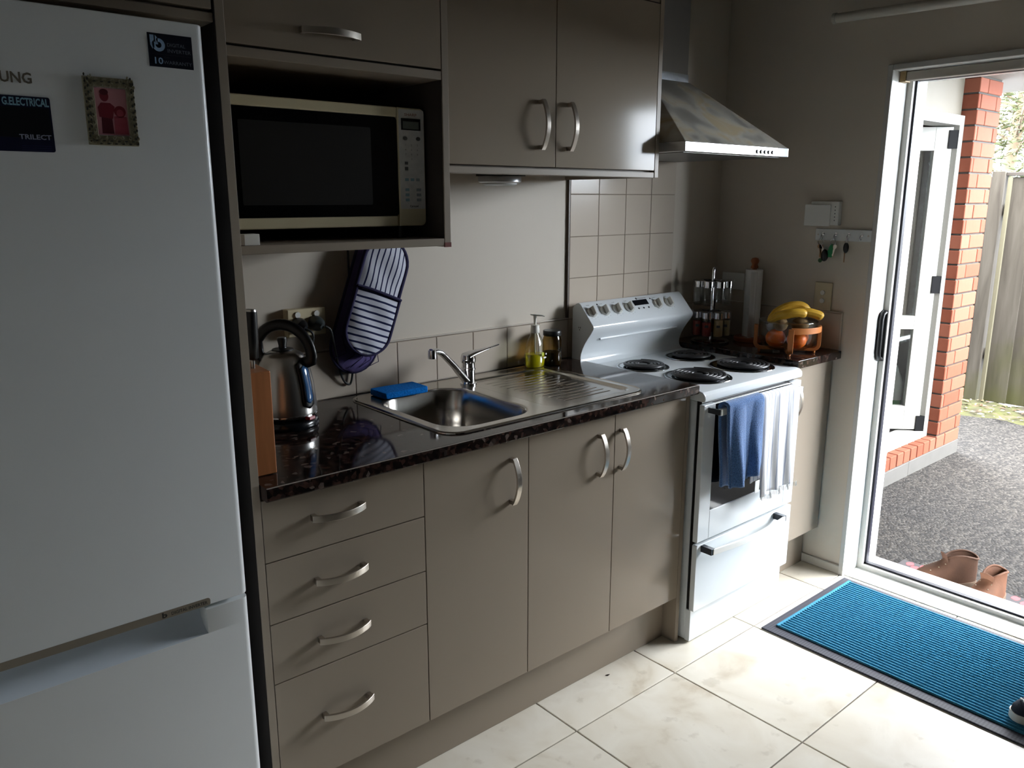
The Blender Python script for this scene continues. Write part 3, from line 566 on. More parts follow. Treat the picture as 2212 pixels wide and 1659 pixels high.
# oven door with window
od = MB(); Z0, Z1 = 0.3745, 0.8405
for a, b_, z0, z1 in ((SX0, 1.669, Z0, Z1), (2.1200, SX1, Z0, Z1), (1.669, 2.1200, Z0, 0.474)): od.box(a, b_, SY, -.601, z0, z1)
odo = od.build('oven_door', ENAMEL, st, fix=False, bevel=.002)
B('oven_window', mat('black_oven_glass', S(10, 10, 12), rough=.05, spec=.35), odo, 1.6695, 2.1195, SY+.0035, -.603, 0.4745, 0.8385, bevel=0)
B('window_trim', TRIMW, odo, 1.669, 2.1200, SY+.0005, SY+.004, 0.8365, 0.8405, bevel=.0008)
hm_ = MB(); hm_.box(1.632, 2.116, SY-.047, SY-.036, .812, .834); hm_.m = 1
for x0, x1 in ((1.628, 1.636), (2.112, 2.120)): hm_.box(x0, x1, SY-.046, SY+.004, .814, .832)
hm_.build('handle', [TRIMW, MATS['charcoal_handle_cap']], odo, fix=False, bevel=.0015)
# hob
hob = MB().prism([(-.04, .845), (-.04, .884), (-.595, .884), (-.610, .881), (-.620, .872), (-.622, .862), (-.620, .850), (-.612, .850), (-.60, .850)], 'x', SX0-.002, SX1+.002).build('hob', ENAMEL, st, bevel=.005, seg=3)
B('vent', mat('grey_vent', S(150, 152, 154), rough=.5), hob, 2.150, 2.158, -.52, -.34, .884, .8846, bevel=0)
COIL = mat('black_coil', S(46, 46, 48), rough=.32); DRIP = mat('black_enamel_dish', S(12, 12, 14), rough=.12); RING = mat('chrome_ring', S(200, 205, 210), rough=.12, metal=1)
for (bx, by, R) in ((1.762, -.235, .083), (2.045, -.230, .083), (1.778, -.465, .103), (2.045, -.460, .103)):
    e = MB().lathe([(R+.008, .884), (R+.010, .8865), (R+.004, .8885), (R-.004, .886), (R*.6, .8845), (.015, .8842)], (bx, by, 0), 48).build('element_dish', DRIP, st, smooth=40)
    MB().lathe([(R+.0095, .8842), (R+.012, .8855), (R+.011, .887), (R+.0085, .8872)], (bx, by, 0), 48).build('ring', RING, e, smooth=50)
    pts = []; turns = 4 if R < .09 else 5; n_ = turns*30
    for k in range(n_+1):
        a = 2*math.pi*k/30+.8; rr = .022+(R-.008-.022)*k/n_; pts.append((bx+rr*math.cos(a), by+rr*math.sin(a), .8945))
    MB().tube(pts, .0058, 8, a=.75, b=1.0, up=(0, 0, 1)).build('coil', COIL, e, smooth=60)
    MB().cyl((bx, by, .888), (bx, by, .8955), .016, n=20).build('coil_cap', COIL, e)
# backguard
prof = [(-.024, .884), (-.024, 1.088), (-.030, 1.098), (-.042, 1.106), (-.052, 1.110), (-.062, 1.107), (-.128, 1.036), (-.131, 1.030), (-.130, 1.022), (-.118, 1.004), (-.104, .986), (-.090, .966), (-.079, .946), (-.071, .926), (-.0685, .910), (-.071, .897), (-.078, .888), (-.090, .884)]
bg = MB().prism(prof, 'x', SX0+.002, SX1).build('backguard', ENAMEL, st, smooth=35, bevel=.003)
sd = Vector((0, -.066, -.071)).normalized(); nn = Vector((0, -.071, .066)).normalized(); X_ = Vector((1, 0, 0))
def onp(x, s): return Vector((x, -.062, 1.107))+sd*s     # point on the control panel, s metres down the slope
def pbox(x0, x1, s0, s1, h, par, name, m, bev=.0006):
    c = (onp(x0, s0)+onp(x1, s1))/2+nn*(h/2); R = Matrix((X_, sd, nn)).transposed()
    return MB().obox(c, x1-x0, s1-s0, h, R).build(name, m, par, bevel=bev)
KNOB = mat('grey_white_knob', S(206, 206, 200), rough=.35)
for x in (1.642, 1.709, 1.776, 1.843, 2.008, 2.077):
    c = onp(x, .043); mb = MB(); ring = []
    R = Matrix((X_, sd, nn)).transposed()
    def K(px, py, h): return c+R @ Vector((px, py, h))
    sk = [[K(rr*math.cos(2*math.pi*j/28), rr*math.sin(2*math.pi*j/28), h) for j in range(28)] for rr, h in ((.021, 0), (.020, .006), (.019, .008))]
    mb.rings(sk)
    tilt = .16
    rot = Matrix.Rotation(tilt, 3, 'Z')
    blade = [Vector((-.006, -.019, .008)), Vector((.006, -.019, .008)), Vector((.007, .019, .008)), Vector((-.007, .019, .008)), Vector((-.003, -.017, .022)), Vector((.003, -.017, .022)), Vector((.0035, .016, .022)), Vector((-.0035, .016, .022))]
    mb.add([c+R @ (rot @ v) for v in blade], FB)
    mb.build('knob', KNOB, bg, fix=False, bevel=.0012)
pbox(1.880, 1.962, .012, .036, .0012, bg, 'clock_display', mat('black_display', S(16, 18, 24), rough=.08))
for x in (1.893, 1.921, 1.950): MB().cyl(onp(x, .050), onp(x, .050)+nn*.0015, .0036, n=12).build('button', mat('dark_mark', S(52, 54, 56), rough=.5), bg)
MARK = MATS['dark_mark']
lettering('Westinghouse', MARK, bg, onp(1.916, .0075), X_, -sd, .0085, width=.048)
MB().lathe([(.0045, 0), (.0045, .0006)], (0, 0, 0), 14).build('emblem', MARK, bg, world=False)  # moved below
em = [c for c in bg.children if c.name.startswith('emblem')][0]; em.matrix_local = Matrix.Translation(frame(st).inverted() @ (onp(1.909, .0050))) @ Matrix((X_, sd, nn)).transposed().to_4x4()
for x, s in ((1.690, .010), (1.985, .012)): MB().cyl(onp(x, s), onp(x, s)+nn*.0008, .0032, n=12).build('indicator', BLACKP, bg)
for x in (1.642, 1.709, 1.776, 1.843, 2.008, 2.077):
    for k in range(7):
        a = math.radians(200+k*36); p = onp(x, .043)+X_*(.0265*math.cos(a))+sd*(-.0265*math.sin(a)); MB().cyl(p, p+nn*.0004, .0009, n=6).build('tick_mark', MARK, bg, smooth=0)
    lettering('oven' if x > 1.9 else 'hob', MARK, bg, onp(x-.008, .011), X_, -sd, .005, width=.014)
for x0, x1, zz in ((1.672, 2.118, .9795),):
    B('towel_slot', ENAMEL, bg, x0, x1, -.1075, -.0985, zz-.005, zz+.0035, bevel=.003)
for k, (yy, zz) in enumerate(((-.058, 1.022), (-.066, 1.022), (-.062, 1.014))): MB().box(SX0+.0014, SX0+.0022, yy-.0012, yy+.0012, zz-.0025, zz+.0025).build('socket_slot', BLACKP, bg)
# ================================================================== TOWELS on the oven handle
def cloth(name, m, par, x0, x1, zf, zb, yb=SY-.0415, folds=3, amp=.010, narrow=(0, 0), seed=1, th=.006, nu=40, nv=70, slant=0.0, ztop=.8405):
    rr = random.Random(seed); ph = [rr.uniform(0, 6.28) for _ in range(6)]
    Lf = ztop-zf; Lb = ztop-zb; Lt = .030; T = Lf+Lb+Lt
    def f(u, v):
        d = v*T; xx = x0+(x1-x0)*u
        if d < Lb: z = zb+d; y = yb+.020; k = (Lb-d)/Lb
        elif d < Lb+Lt: q = (d-Lb)/Lt*math.pi; y = yb+.015*math.cos(q)+.002; z = ztop+.008*math.sin(q); k = 0
        else: z = ztop-(d-Lb-Lt); y = yb-.014; k = (d-Lb-Lt)/Lf
        front = d > Lb+Lt
        fold = math.sin(u*folds*2*math.pi+ph[0]+.8*k)*amp*(.35+.65*k)+math.sin(u*folds*4.3*math.pi+ph[1]-k)*amp*.35*k
        x = xx+(narrow[0]*(1-u)-narrow[1]*u)*k+.004*math.sin(7*k+ph[2])*k
        y2 = y+(fold-amp*.9*k if front else min(0.012, -fold*.2))
        if front: y2 = min(y2, yb-.013)
        z2 = z-(slant*u*k if front else 0)+.004*math.sin(u*9+ph[3])*k
        return (x, y2, z2)
    return MB().grid(f, nu, nv).build(name, m, par, smooth=180, solid=th, fix=False)
BLUE = mat('blue_terry_towel', S(72, 108, 158), rough=1.0, spec=.1, sheen=.4, vary=.45, vscale=330, bump=1.0, bscale=350)
bt = thing('blue_towel', 'blue terry towel folded over the oven door handle', 'towel', (1.75, SY-.05, .84))
cloth('cloth', BLUE, bt, 1.655, 1.848, .560, .555, folds=1.7, amp=.013, narrow=(.030, .012), seed=4, slant=-.030, th=.010)
MB().box(1.788, 1.812, SY-.088, SY-.0865, .530, .572).build('care_label', mat('white_care_label', S(232, 232, 230), rough=.7), bt)
TEA = stripes('white_tea_towel', 0, .0215, .0045, S(176, 182, 200), S(236, 236, 238), wob=.006)
tt = thing('tea_towel', 'white fringed tea towel with faint grey stripes hanging beside the blue towel', 'towel', (1.95, SY-.05, .84))
cloth('cloth', TEA, tt, 1.852, 2.070, .492, .53, folds=2.6, amp=.007, narrow=(.006, .0), seed=9, th=.003, slant=-.01)
frg = MB(); rf = random.Random(2)
for k in range(70):
    x = 1.860+.205*k/69; yy = SY-.046-.024+.010*math.sin(k*.35); z0 = .496+.010*(k/69); frg.tube([(x, yy, z0), (x+rf.uniform(-.002, .002), yy-.001, z0-.016)], .0008, 4)
frg.build('fringe', mat('white_fringe', S(232, 232, 230), rough=.9), tt, fix=False)['kind'] = 'stuff'
# ================================================================== SINK
sk = thing('sink', 'stainless inset sink with one bowl and ribbed draining board', 'sink', (1.05, -.29, .905))
def filled(loops, z, m):
    bm = bmesh.new()
    for L in loops:
        vs = [bm.verts.new((p[0], p[1], z)) for p in L]
        for k in range(len(vs)): bm.edges.new((vs[k], vs[(k+1) % len(vs)]))
    bmesh.ops.triangle_fill(bm, use_beauty=True, edges=bm.edges[:]); bm.verts.index_update()
    return m.add([tuple(v.co) for v in bm.verts], [tuple(v.index for v in f.verts) for f in bm.faces])
def ring_of(x0, x1, y0, y1, r, z, n=8): return [(p[0], p[1], z) for p in rrect(x0, x1, y0, y1, r, n)]
ox0, ox1, oy0, oy1 = 0.668, 1.424, -.549, -.036
bx0, bx1, by0, by1 = 0.706, 1.002, -.512, -.118
qx0, qx1, qy0, qy1 = 1.052, 1.392, -.512, -.092
def off(L, d): return (L[0]-d, L[1]+d, L[2]-d, L[3]+d)
O_, Bw, Q_ = (ox0, ox1, oy0, oy1), (bx0, bx1, by0, by1), (qx0, qx1, qy0, qy1)
m = MB(); rad = [.035, .06, .075, .06]
zr = .9095
filled([rrect(*off(O_, -.010), .05, 8), rrect(*off(Bw, .004), .088, 8), rrect(*off(Q_, .004), .05, 8)], zr, m)
m.rings([ring_of(*off(O_, -.010), .05, zr), ring_of(*off(O_, -.005), .055, zr+.0012), ring_of(*off(O_, -.0005), .0595, zr-.0012), ring_of(*O_, .06, .9058)], False, False)
m.build('rim', STEELF, sk, smooth=8)
m = MB(); m.rings([ring_of(*off(Bw, .004), .088, zr), ring_of(*off(Bw, .001), .086, zr-.0015), ring_of(*off(Bw, -.003), .084, zr-.008), ring_of(*off(Bw, -.010), .08, .80), ring_of(*off(Bw, -.016), .076, .762), ring_of(*off(Bw, -.030), .064, .749), ring_of(*off(Bw, -.046), .055, .7455), ring_of(*off(Bw, -.060), .05, .745), ring_of(*off(Bw, -.066), .048, .745)], False, True)
m.build('bowl', STEELF, sk, smooth=50)
m = MB(); m.rings([ring_of(*off(Q_, .004), .05, zr), ring_of(*off(Q_, .0), .046, zr-.001), ring_of(*off(Q_, -.006), .042, zr-.0055), ring_of(*off(Q_, -.010), .040, zr-.0065), ring_of(*off(Q_, -.013), .040, zr-.0066), ring_of(*off(Q_, -.016), .038, zr-.0066)], False, True)
m.build('drainer', STEELF, sk, smooth=20)
for k in range(12):
    y = -.145-.0285*k; xa = 1.098+.004*k; xb = 1.350
    MB().tube([(xa, y, zr-.0094), (xa+.012, y, zr-.0090), (xb-.012, y, zr-.0090), (xb, y, zr-.0094)], [.004, .0078, .0078, .004], 16, a=.5, up=(0, 0, 1)).build('rib', STEELF, sk, smooth=60)
dcx, dcy = .842, -.335
MB().lathe([(.044, .7452), (.044, .7475), (.036, .7485), (.030, .7465), (.0001, .7462)], (dcx, dcy, 0), 30).build('drain', CHROME, sk, smooth=40)
for k in range(4):
    dx = (0, .011, .026, .037)[k]; B('overflow_slot', BLACKP, sk, bx1-.0085, bx1-.0045, -.405-dx-.005, -.405-dx, .842, .872, bevel=.001)
# tap
tp = thing('mixer_tap', 'chrome single-lever mixer tap behind the sink bowl', 'tap', (1.048, -.133, .9095))
MB().lathe([(.026, .9095), (.026, .914), (.0215, .917), (.0205, .955), (.0225, .957), (.0225, .963), (.0205, .965), (.0205, .978), (.0235, .981), (.0245, .992), (.022, 1.004), (.012, 1.010), (.0001, 1.011)], (1.048, -.133, 0), 32).build('body', CHROME, tp, smooth=40)
sp_ = [(1.036, -.136, .925), (1.018, -.139, .942), (.985, -.143, .978), (.945, -.149, 1.016), (.928, -.152, 1.028), (.912, -.1545, 1.034), (.893, -.157, 1.035)]
MB().tube(sp_, [.0145, .0135, .012, .0115, .0115, .011, .0105], 14, a=.8, b=1.15, up=(.5, 0, .8)).build('spout', CHROME, tp, smooth=60)
MB().lathe([(.0125, 1.040), (.013, 1.026), (.013, 1.014), (.010, 1.0135), (.0001, 1.0135)], (.896, -.1565, 0), 20).build('aerator', CHROME, tp, smooth=40)
MB().tube([(1.040, -.133, 1.000), (1.065, -.133, 1.006), (1.10, -.135, 1.011), (1.135, -.138, 1.018), (1.163, -.141, 1.0235)], [.024, .021, .0125, .0075, .006], 14, a=.42, b=1.0, up=(0, 0, 1)).build('lever', CHROME, tp, smooth=60)
# ================================================================== FRIDGE
fr = thing('fridge', 'tall white two-door fridge freezer at the left edge', 'fridge', (-.215, 0, 0)); FXL, FXR, FY = -.515, .083, -.70
B('body', FRIDGE, fr, FXL+.005, FXR-.005, FY+.065, -.03, 0.03, 1.745, bevel=.004)
def door_poly(x0, x1, y0, y1): return rrect(x0, x1, y0, y1, [.002, .002, .012, .012], 5)
ud = MB().prism(door_poly(FXL, FXR, FY, FY+.060), 'z', 0.7495, 1.7487).build('upper_door', FRIDGE, fr, smooth=40, bevel=.003)
MB().prism(rrect(FXL+.07, .012, .7497, .7640, [.005, 0.0001, 0.0001, .0035]), 'y', FY+.01, FY-.0007).build('grip_strip', mat('brown_grip_strip', S(140, 131, 118), rough=.35, metal=.2), ud)
lettering('DIGITAL INVERTER', mat('dark_print', S(40, 38, 36), rough=.6), ud, (-.058, FY-.0008, .7535), (1, 0, 0), (0, 0, 1), .0085, width=.064, bold=.01)
lettering('b', MATS['dark_print'], ud, (-.074, FY-.0008, .7525), (1, 0, 0), (0, 0, 1), .0135, width=.009, bold=.04)
m = MB(); zt = .7415
m.prism(door_poly(FXL, FXR, FY, FY+.060), 'z', 0.06, 0.694)
m.prism(rrect(.004, FXR, FY, FY+.060, [.002, .0001, .0001, .012], 5), 'z', 0.694, zt); m.prism(rrect(FXL, FXL+.07, FY, FY+.060, [.002, .002, .012, .0001], 5), 'z', .694, zt)
ld = m.build('lower_door', FRIDGE, fr, smooth=40, fix=False)
pk = []
for k in range(9):
    q = k/8; a = math.pi/2*q; pk.append((FY+.0005+.040*math.sin(a), .694+.046*(1-math.cos(a))))
m = MB(); xs = (FXL+.07, .004)
m.add([(xs[0], y, z) for y, z in pk]+[(xs[1], y, z) for y, z in pk], [(k, k+1, k+10, k+9) for k in range(8)])
m.box(xs[0], xs[1], FY+.0405, FY+.058, .694, .7493)
m.build('handle_recess', mat('recess_white', S(206, 214, 222), rough=.2), ld, fix=False, smooth=60)
for x in (FXL+.06, FXR-.1): MB().cyl((x, FY+.1, 0), (x, FY+.1, .032), .02).build('foot', BLACKP, fr)
FP = FY-.0002
lettering('SAMSUNG', mat('grey_brand_letter', S(120, 112, 100), rough=.4, metal=.3), ud, (-.2565, FP, 1.6375), (1, 0, 0), (0, 0, 1), .0205, width=.0850, bold=.025)
# magnets and stickers
def flat(name, m, par, x0, x1, z0, z1, y, th=.0006, r=0.0):
    mb = MB().prism(rrect(x0, x1, z0, z1, r) if r else [(x0, z0), (x1, z0), (x1, z1), (x0, z1)], 'y', y, y-th); return mb.build(name, m, par)
NAVY = mat('navy_print', S(12, 16, 34), rough=.35); PALE = mat('pale_blue_print', S(150, 180, 214), rough=.5); GREYP = mat('grey_print', S(120, 126, 138), rough=.5); DKLINE = mat('dark_line_print', S(60, 62, 70), rough=.5)
sA = thing('warranty_sticker', 'navy warranty sticker at the fridge top right corner', 'sticker', (.029, FP, 1.70)); flat('sheet', NAVY, sA, -.005, .063, 1.678, 1.7275, FP)
Yp = FP-.0006
lettering('10', PALE, sA, (.0005, Yp, 1.6825), (1, 0, 0), (0, 0, 1), .0135, width=.0125, bold=.015)
lettering('WARRANTY', GREYP, sA, (.0165, Yp, 1.6830), (1, 0, 0), (0, 0, 1), .0075, width=.044)
lettering('YEAR', DKLINE, sA, (.0165, Yp, 1.6915), (1, 0, 0), (0, 0, 1), .004, width=.010)
lettering('DIGITAL', GREYP, sA, (.0235, Yp, 1.7095), (1, 0, 0), (0, 0, 1), .0075, width=.028)
lettering('INVERTER', GREYP, sA, (.0235, Yp, 1.7005), (1, 0, 0), (0, 0, 1), .0075, width=.036)
flat('rule_line', DKLINE, sA, .000, .060, 1.6965, 1.6969, Yp, .0002)
mb = MB(); n_ = 24
mb.prism([(-.0015, 1.7245), (.0045, 1.7245), (.0045, 1.706), (.0015, 1.704), (-.0015, 1.710)], 'y', Yp, Yp-.0003)
o_ = [(.011+.0098*math.cos(math.radians(a)), 1.7105+.0098*math.sin(math.radians(a))) for a in range(-215, 120, 15)]; i_ = [(.011+.0045*math.cos(math.radians(a)), 1.7105+.0045*math.sin(math.radians(a))) for a in range(-215, 120, 15)]
mb.add([(x, Yp-.0003, z) for x, z in o_]+[(x, Yp-.0003, z) for x, z in i_], [(k, k+1, k+1+len(o_), k+len(o_)) for k in range(len(o_)-1)]); mb.prism([(.0065, 1.7245), (.0105, 1.7203), (.0105, 1.711), (.0065, 1.711)], 'y', Yp, Yp-.0003)
mb.build('emblem', PALE, sA, fix=False)
sB = thing('electrician_magnet', 'dark blue business-card magnet low on the fridge left edge', 'magnet', (-.21, FP, 1.58)); flat('card', mat('blue_card_print', S(10, 14, 46), rough=.4), sB, -.275, -.1515, 1.5425, 1.6195, FP, .0008, r=.003)
Yq = FP-.0008
flat('dark_panel', mat('black_panel_print', S(10, 12, 18), rough=.4), sB, -.268, -.154, 1.562, 1.604, Yq, .0002)
lettering('G.ELECTRICAL', mat('cyan_letter', S(134, 176, 196), rough=.5), sB, (-.2130, Yq, 1.6065), (1, 0, 0), (0, 0, 1), .0150, width=.0595, bold=.03)
lettering('TRILECT', mat('grey_white_letter', S(150, 156, 176), rough=.5), sB, (-.1965, Yq-.0002, 1.5600), (1, 0, 0), (0, 0, 1), .0095, width=.0415, bold=.025)
for k in range(3): flat('rule_line', mat('faint_blue_line', S(34, 42, 78), rough=.5), sB, -.195, -.156, 1.5505-k*.003, 1.5511-k*.003, Yq, .0002)
# photo frame magnet
pf = thing('photo_frame_magnet', 'small ornate pewter photo frame magnet on the fridge', 'photo frame', (-.07, FP, 1.60))
fx0, fx1, fz0, fz1 = -.1075, -.0315, 1.5545, 1.6555; gx0, gx1, gz0, gz1 = -.0905, -.0455, 1.5710, 1.6395
PEW = mat('antique_pewter', S(146, 140, 116), rough=.5, metal=.2, bump=.5, bscale=160)
m = MB()
for a, b_, c, d_ in ((fx0, gx0, fz0, fz1), (gx1, fx1, fz0, fz1), (gx0, gx1, fz0, gz0), (gx0, gx1, gz1, fz1)): m.box(a+(.002 if a == fx0 else 0), b_-(.002 if b_ == fx1 else 0), FP-.004, FP, c+.001, d_-.001)
m.build('frame', PEW, pf, fix=False, bevel=.001)
m = MB(); rq = random.Random(8)
def curl(cx_, cz_, r, a0, sg): r *= .8; m.tube([(cx_+r*(1-k/14)*math.cos(a0+sg*k*.42), FP-.0045, cz_+r*(1-k/14)*math.sin(a0+sg*k*.42)) for k in range(12)], .0011, 6)
for k in range(9):
    z = fz0+.006+k*.0112; curl(fx0+.005, z, .0052, 0, 1); curl(fx1-.005, z, .0052, math.pi, -1); curl(fx0+.0115, z+.005, .0036, 1, -1); curl(fx1-.0085, z+.005, .0036, 2, 1)
for k in range(6):
    x = fx0+.010+k*.0115; curl(x, fz0+.005, .0052, 1.6, 1); curl(x, fz1-.005, .0052, -1.6, -1); curl(x+.005, fz0+.012, .0036, 1.6, -1); curl(x+.005, fz1-.012, .0036, -1.6, 1)
m.build('scrollwork', PEW, pf, fix=False, smooth=60)
m = MB()
for k in range(10):
    for xx, dz in ((fx0+.0085, 0), (fx1-.0065, .004), (fx0+.0045, .006), (fx1-.0035, -.003)): m.prism([(xx+.0011*math.cos(a*.785), fz0+.008+k*.0098+dz+.0022*math.sin(a*.785)) for a in range(8)], 'y', FP-.0060, FP-.0042)
for k in range(6):
    for zz, dx in ((fz0+.0075, 0), (fz1-.0075, .005), (fz0+.0035, .006)): m.prism([(fx0+.013+k*.0105+dx+.0022*math.cos(a*.785), zz+.0011*math.sin(a*.785)) for a in range(8)], 'y', FP-.0060, FP-.0042)
m.build('scroll_gaps', mat('dark_scroll_gap', S(44, 42, 34), rough=.8), pf, fix=False, smooth=0)
Yf = FP-.0015
flat('print', mat('pink_photo_sky', S(196, 138, 146), rough=.4), pf, gx0, gx1, gz0, gz1, FP-.0005, .001)
DR = mat('maroon_print', S(122, 36, 48), rough=.5); PK = mat('rose_print', S(168, 76, 88), rough=.5)
def blob(cx_, cz_, rx, rz, m_, y): MB().prism([(cx_+rx*math.cos(a*.3142), cz_+rz*math.sin(a*.3142)) for a in range(20)], 'y', y, y-.0001).build('print_figure', m_, pf, smooth=0)
def poly(P, m_, y): MB().prism(P, 'y', y, y-.0001).build('print_figure', m_, pf, smooth=0)
poly([(gx0+.006, gz0+.002), (gx0+.023, gz0+.002), (gx0+.022, gz0+.026), (gx0+.007, gz0+.026)], mat('dark_maroon_print', S(84, 22, 34), rough=.5), Yf)
poly([(gx0+.004, gz0+.026), (gx0+.023, gz0+.024), (gx0+.027, gz0+.042), (gx0+.021, gz0+.047), (gx0+.008, gz0+.047), (gx0+.003, gz0+.040)], DR, Yf-.0001)
blob(gx0+.0135, gz0+.057, .0062, .0082, DR, Yf-.0001); blob(gx0+.0135, gz0+.0625, .0062, .0045, MATS['dark_maroon_print'], Yf-.0002)
poly([(gx0+.024, gz0+.002), (gx1-.001, gz0+.002), (gx1-.002, gz0+.028), (gx0+.025, gz0+.028)], PK, Yf-.0002)
blob(gx0+.034, gz0+.035, .0085, .0085, DR, Yf-.0002); blob(gx0+.034, gz0+.033, .0050, .0055, PK, Yf-.0003)
# ================================================================== MICROWAVE
mw = thing('microwave', 'cream microwave oven with black door inside the wall niche', 'microwave', (.445, -.44, 1.3836)); MX0, MX1, MYF, MZ0, MZ1 = .197, .6905, -.44, 1.4125, 1.6805
CR = mat('cream_microwave_shell', S(206, 194, 160), rough=.35)
B('shell', CR, mw, MX0+.002, MX1-.002, MYF+.030, -.09, MZ0+.002, MZ1-.002, bevel=.004)
m = MB()
m.box(MX0, .6150, MYF, MYF+.029, 1.6585, MZ1).box(MX0, .6110, MYF, MYF+.029, MZ0, 1.4360).box(MX0, .214, MYF, MYF+.029, 1.436, 1.6585)
dr_ = m.build('door', CR, mw, fix=False, bevel=.003)
MB().prism(rrect(.2145, .6150, 1.4362, 1.6583, .008), 'y', MYF+.002, MYF+.028).build('door_glass', mat('black_door_glass', S(8, 8, 9), rough=.08, spec=.5), dr_)
MB().prism(rrect(.238, .545, 1.462, 1.632, .004), 'y', MYF+.0016, MYF+.003).build('window_mesh', mat('window_mesh_grey', S(34, 32, 30), rough=.3), dr_)
cp = MB().prism(rrect(.6165, MX1, MZ0, MZ1, [.012, .002, .002, .012]), 'y', MYF, MYF+.029).build('control_panel', CR, mw, bevel=.002)
SILV = mat('silver_membrane', S(206, 204, 200), rough=.4, vary=.1, vscale=60); flat('keypad', SILV, cp, .6190, .6885, 1.4520, 1.6770, MYF-.0001, .0006, r=.004)
Yk = MYF-.0007
lettering('SHARP', mat('rust_letter', S(146, 104, 92), rough=.5), cp, (.6345, Yk, 1.6625), (1, 0, 0), (0, 0, 1), .0085, width=.034, bold=.02)
flat('display', mat('lcd_black', S(20, 22, 22), rough=.15), cp, .6255, .6790, 1.6310, 1.6570, Yk, .0006); flat('display_window', mat('lcd_grey', S(104, 110, 104), rough=.2), cp, .6300, .6740, 1.6335, 1.6505, Yk-.0006, .0003)
LB = mat('pale_blue_key', S(128, 158, 172), rough=.5); DKK = mat('grey_key_print', S(86, 86, 84), rough=.5)
for i_, s_ in enumerate('123456789'):
    lettering(s_, DKK, cp, (.6345+(i_ % 3)*.0165, Yk, 1.5955-(i_//3)*.0105), (1, 0, 0), (0, 0, 1), .0062)
lettering('0', DKK, cp, (.651, Yk, 1.564), (1, 0, 0), (0, 0, 1), .0062)
for x in (.6355, .672): MB().prism([(x+.0062*math.cos(a*.3142), 1.6125+.0045*math.sin(a*.3142)) for a in range(20)], 'y', Yk, Yk-.0003).build('key', DKK, cp, smooth=0)
for k in range(3):
    flat('key', LB, cp, .6325, .6435, 1.4930-k*.0118, 1.4995-k*.0118, Yk, .0002); flat('key', mat('grey_blue_key', S(140, 148, 152), rough=.5), cp, .6640, .6770, 1.4930-k*.0118, 1.4995-k*.0118, Yk, .0002)
for x in (.6325, .6480, .6635): flat('key', LB if x < .66 else MATS['grey_blue_key'], cp, x, x+.010, 1.5160, 1.5225, Yk, .0002)
flat('key', DKK, cp, .633, .642, 1.5535, 1.5600, Yk, .0002); flat('key', DKK, cp, .633, .642, 1.5405, 1.5480, Yk, .0002)
lettering('Carousel', mat('black_letter', S(30, 30, 30), rough=.5), cp, (.644, Yk, 1.4560), (1, 0, 0), (0, 0, 1), .0070, width=.024, bold=.02)
for x in (.23, .65):
    for y in (MYF+.05, -.12): MB().cyl((x, y, 1.3836), (x, y, 1.4150), .012).build('foot', BLACKP, mw)
wb = B('white_box', WHITEP, None, .2105, .2425, -.497, -.470, 1.3836, 1.4062, bevel=.001); props(wb, 'tiny white box at the left of the microwave shelf', 'box')
# ================================================================== SMALL THINGS ON THE WORKTOP
ZW = 0.905
# knife block with a sharpening steel
kb = thing('knife_block', 'orange-brown wooden knife block at the left end of the worktop', 'knife block', (.205, -.44, ZW))
WOODK = mat('knife_block_wood', S(168, 108, 66), rough=.4, vary=.12, vscale=12, stretch=(9, 9, .7))
MB().prism([(-.5215, ZW+.0004), (-.5215, 1.128), (-.380, 1.136), (-.380, ZW+.0004)], 'x', .177, .2355).build('block', WOODK, kb, bevel=.003)
for y in (-.43, -.40): B('slot', BLACKP, kb, .190, .226, y, y+.004, 1.1300, 1.1355, bevel=0)
ks = thing('sharpening_steel', 'knife sharpening steel with black handle stuck in the wooden block', 'knife', (.222, -.482, 1.13))
MB().tube([(.2145, -.482, 1.10), (.2150, -.482, 1.150)], .0042, 10).build('rod', STEEL, ks)
MB().tube([(.2148, -.482, 1.148), (.2152, -.482, 1.152), (.2165, -.482, 1.200), (.2185, -.482, 1.240), (.2192, -.482, 1.249)], [.008, .0125, .0135, .0125, .0115], 16, a=1, b=1.0).build('handle', BLACKP, ks, smooth=50)
MB().tube([(.2192, -.482, 1.249), (.2196, -.482, 1.2535)], [.0112, .010], 16).build('end_cap', STEEL, ks)
# kettle
KX, KY = .42, -.18
ke = thing('kettle', 'stainless kettle with black arched handle and blue water window on a black base', 'kettle', (KX, KY, ZW))
MB().lathe([(.079, ZW+.0004), (.081, ZW+.006), (.078, ZW+.018), (.070, ZW+.024), (.0001, ZW+.024)], (KX, KY, 0), 40).build('base', mat('black_gloss_base', S(16, 18, 22), rough=.22), ke, smooth=40)
MB().lathe([(.066, .929), (.0765, .938), (.0775, .944), (.0770, .965), (.0750, .99), (.0715, 1.02), (.0655, 1.05), (.057, 1.074), (.0495, 1.088)], (KX, KY, 0), 48).build('body', STEEL, ke, smooth=50)
MB().lathe([(.078, .9372), (.0785, .9395), (.078, .9415)], (KX, KY, 0), 48).build('rim_band', CHROME, ke, smooth=60)
MB().lathe([(.050, 1.087), (.047, 1.092), (.030, 1.1010), (.0001, 1.1030)], (KX, KY, 0), 40).build('lid', STEEL, ke, smooth=50)
MB().lathe([(.028, 1.1005), (.026, 1.1045), (.0105, 1.107), (.0095, 1.113), (.0125, 1.127), (.011, 1.134), (.0001, 1.1355)], (KX, KY, 0), 24).build('lid_knob', BLACKP, ke, smooth=50)
hd = Vector((.60, -.80, 0)).normalized(); hs = Vector((hd.y, -hd.x, 0))
K0 = Vector((KX, KY, 0))
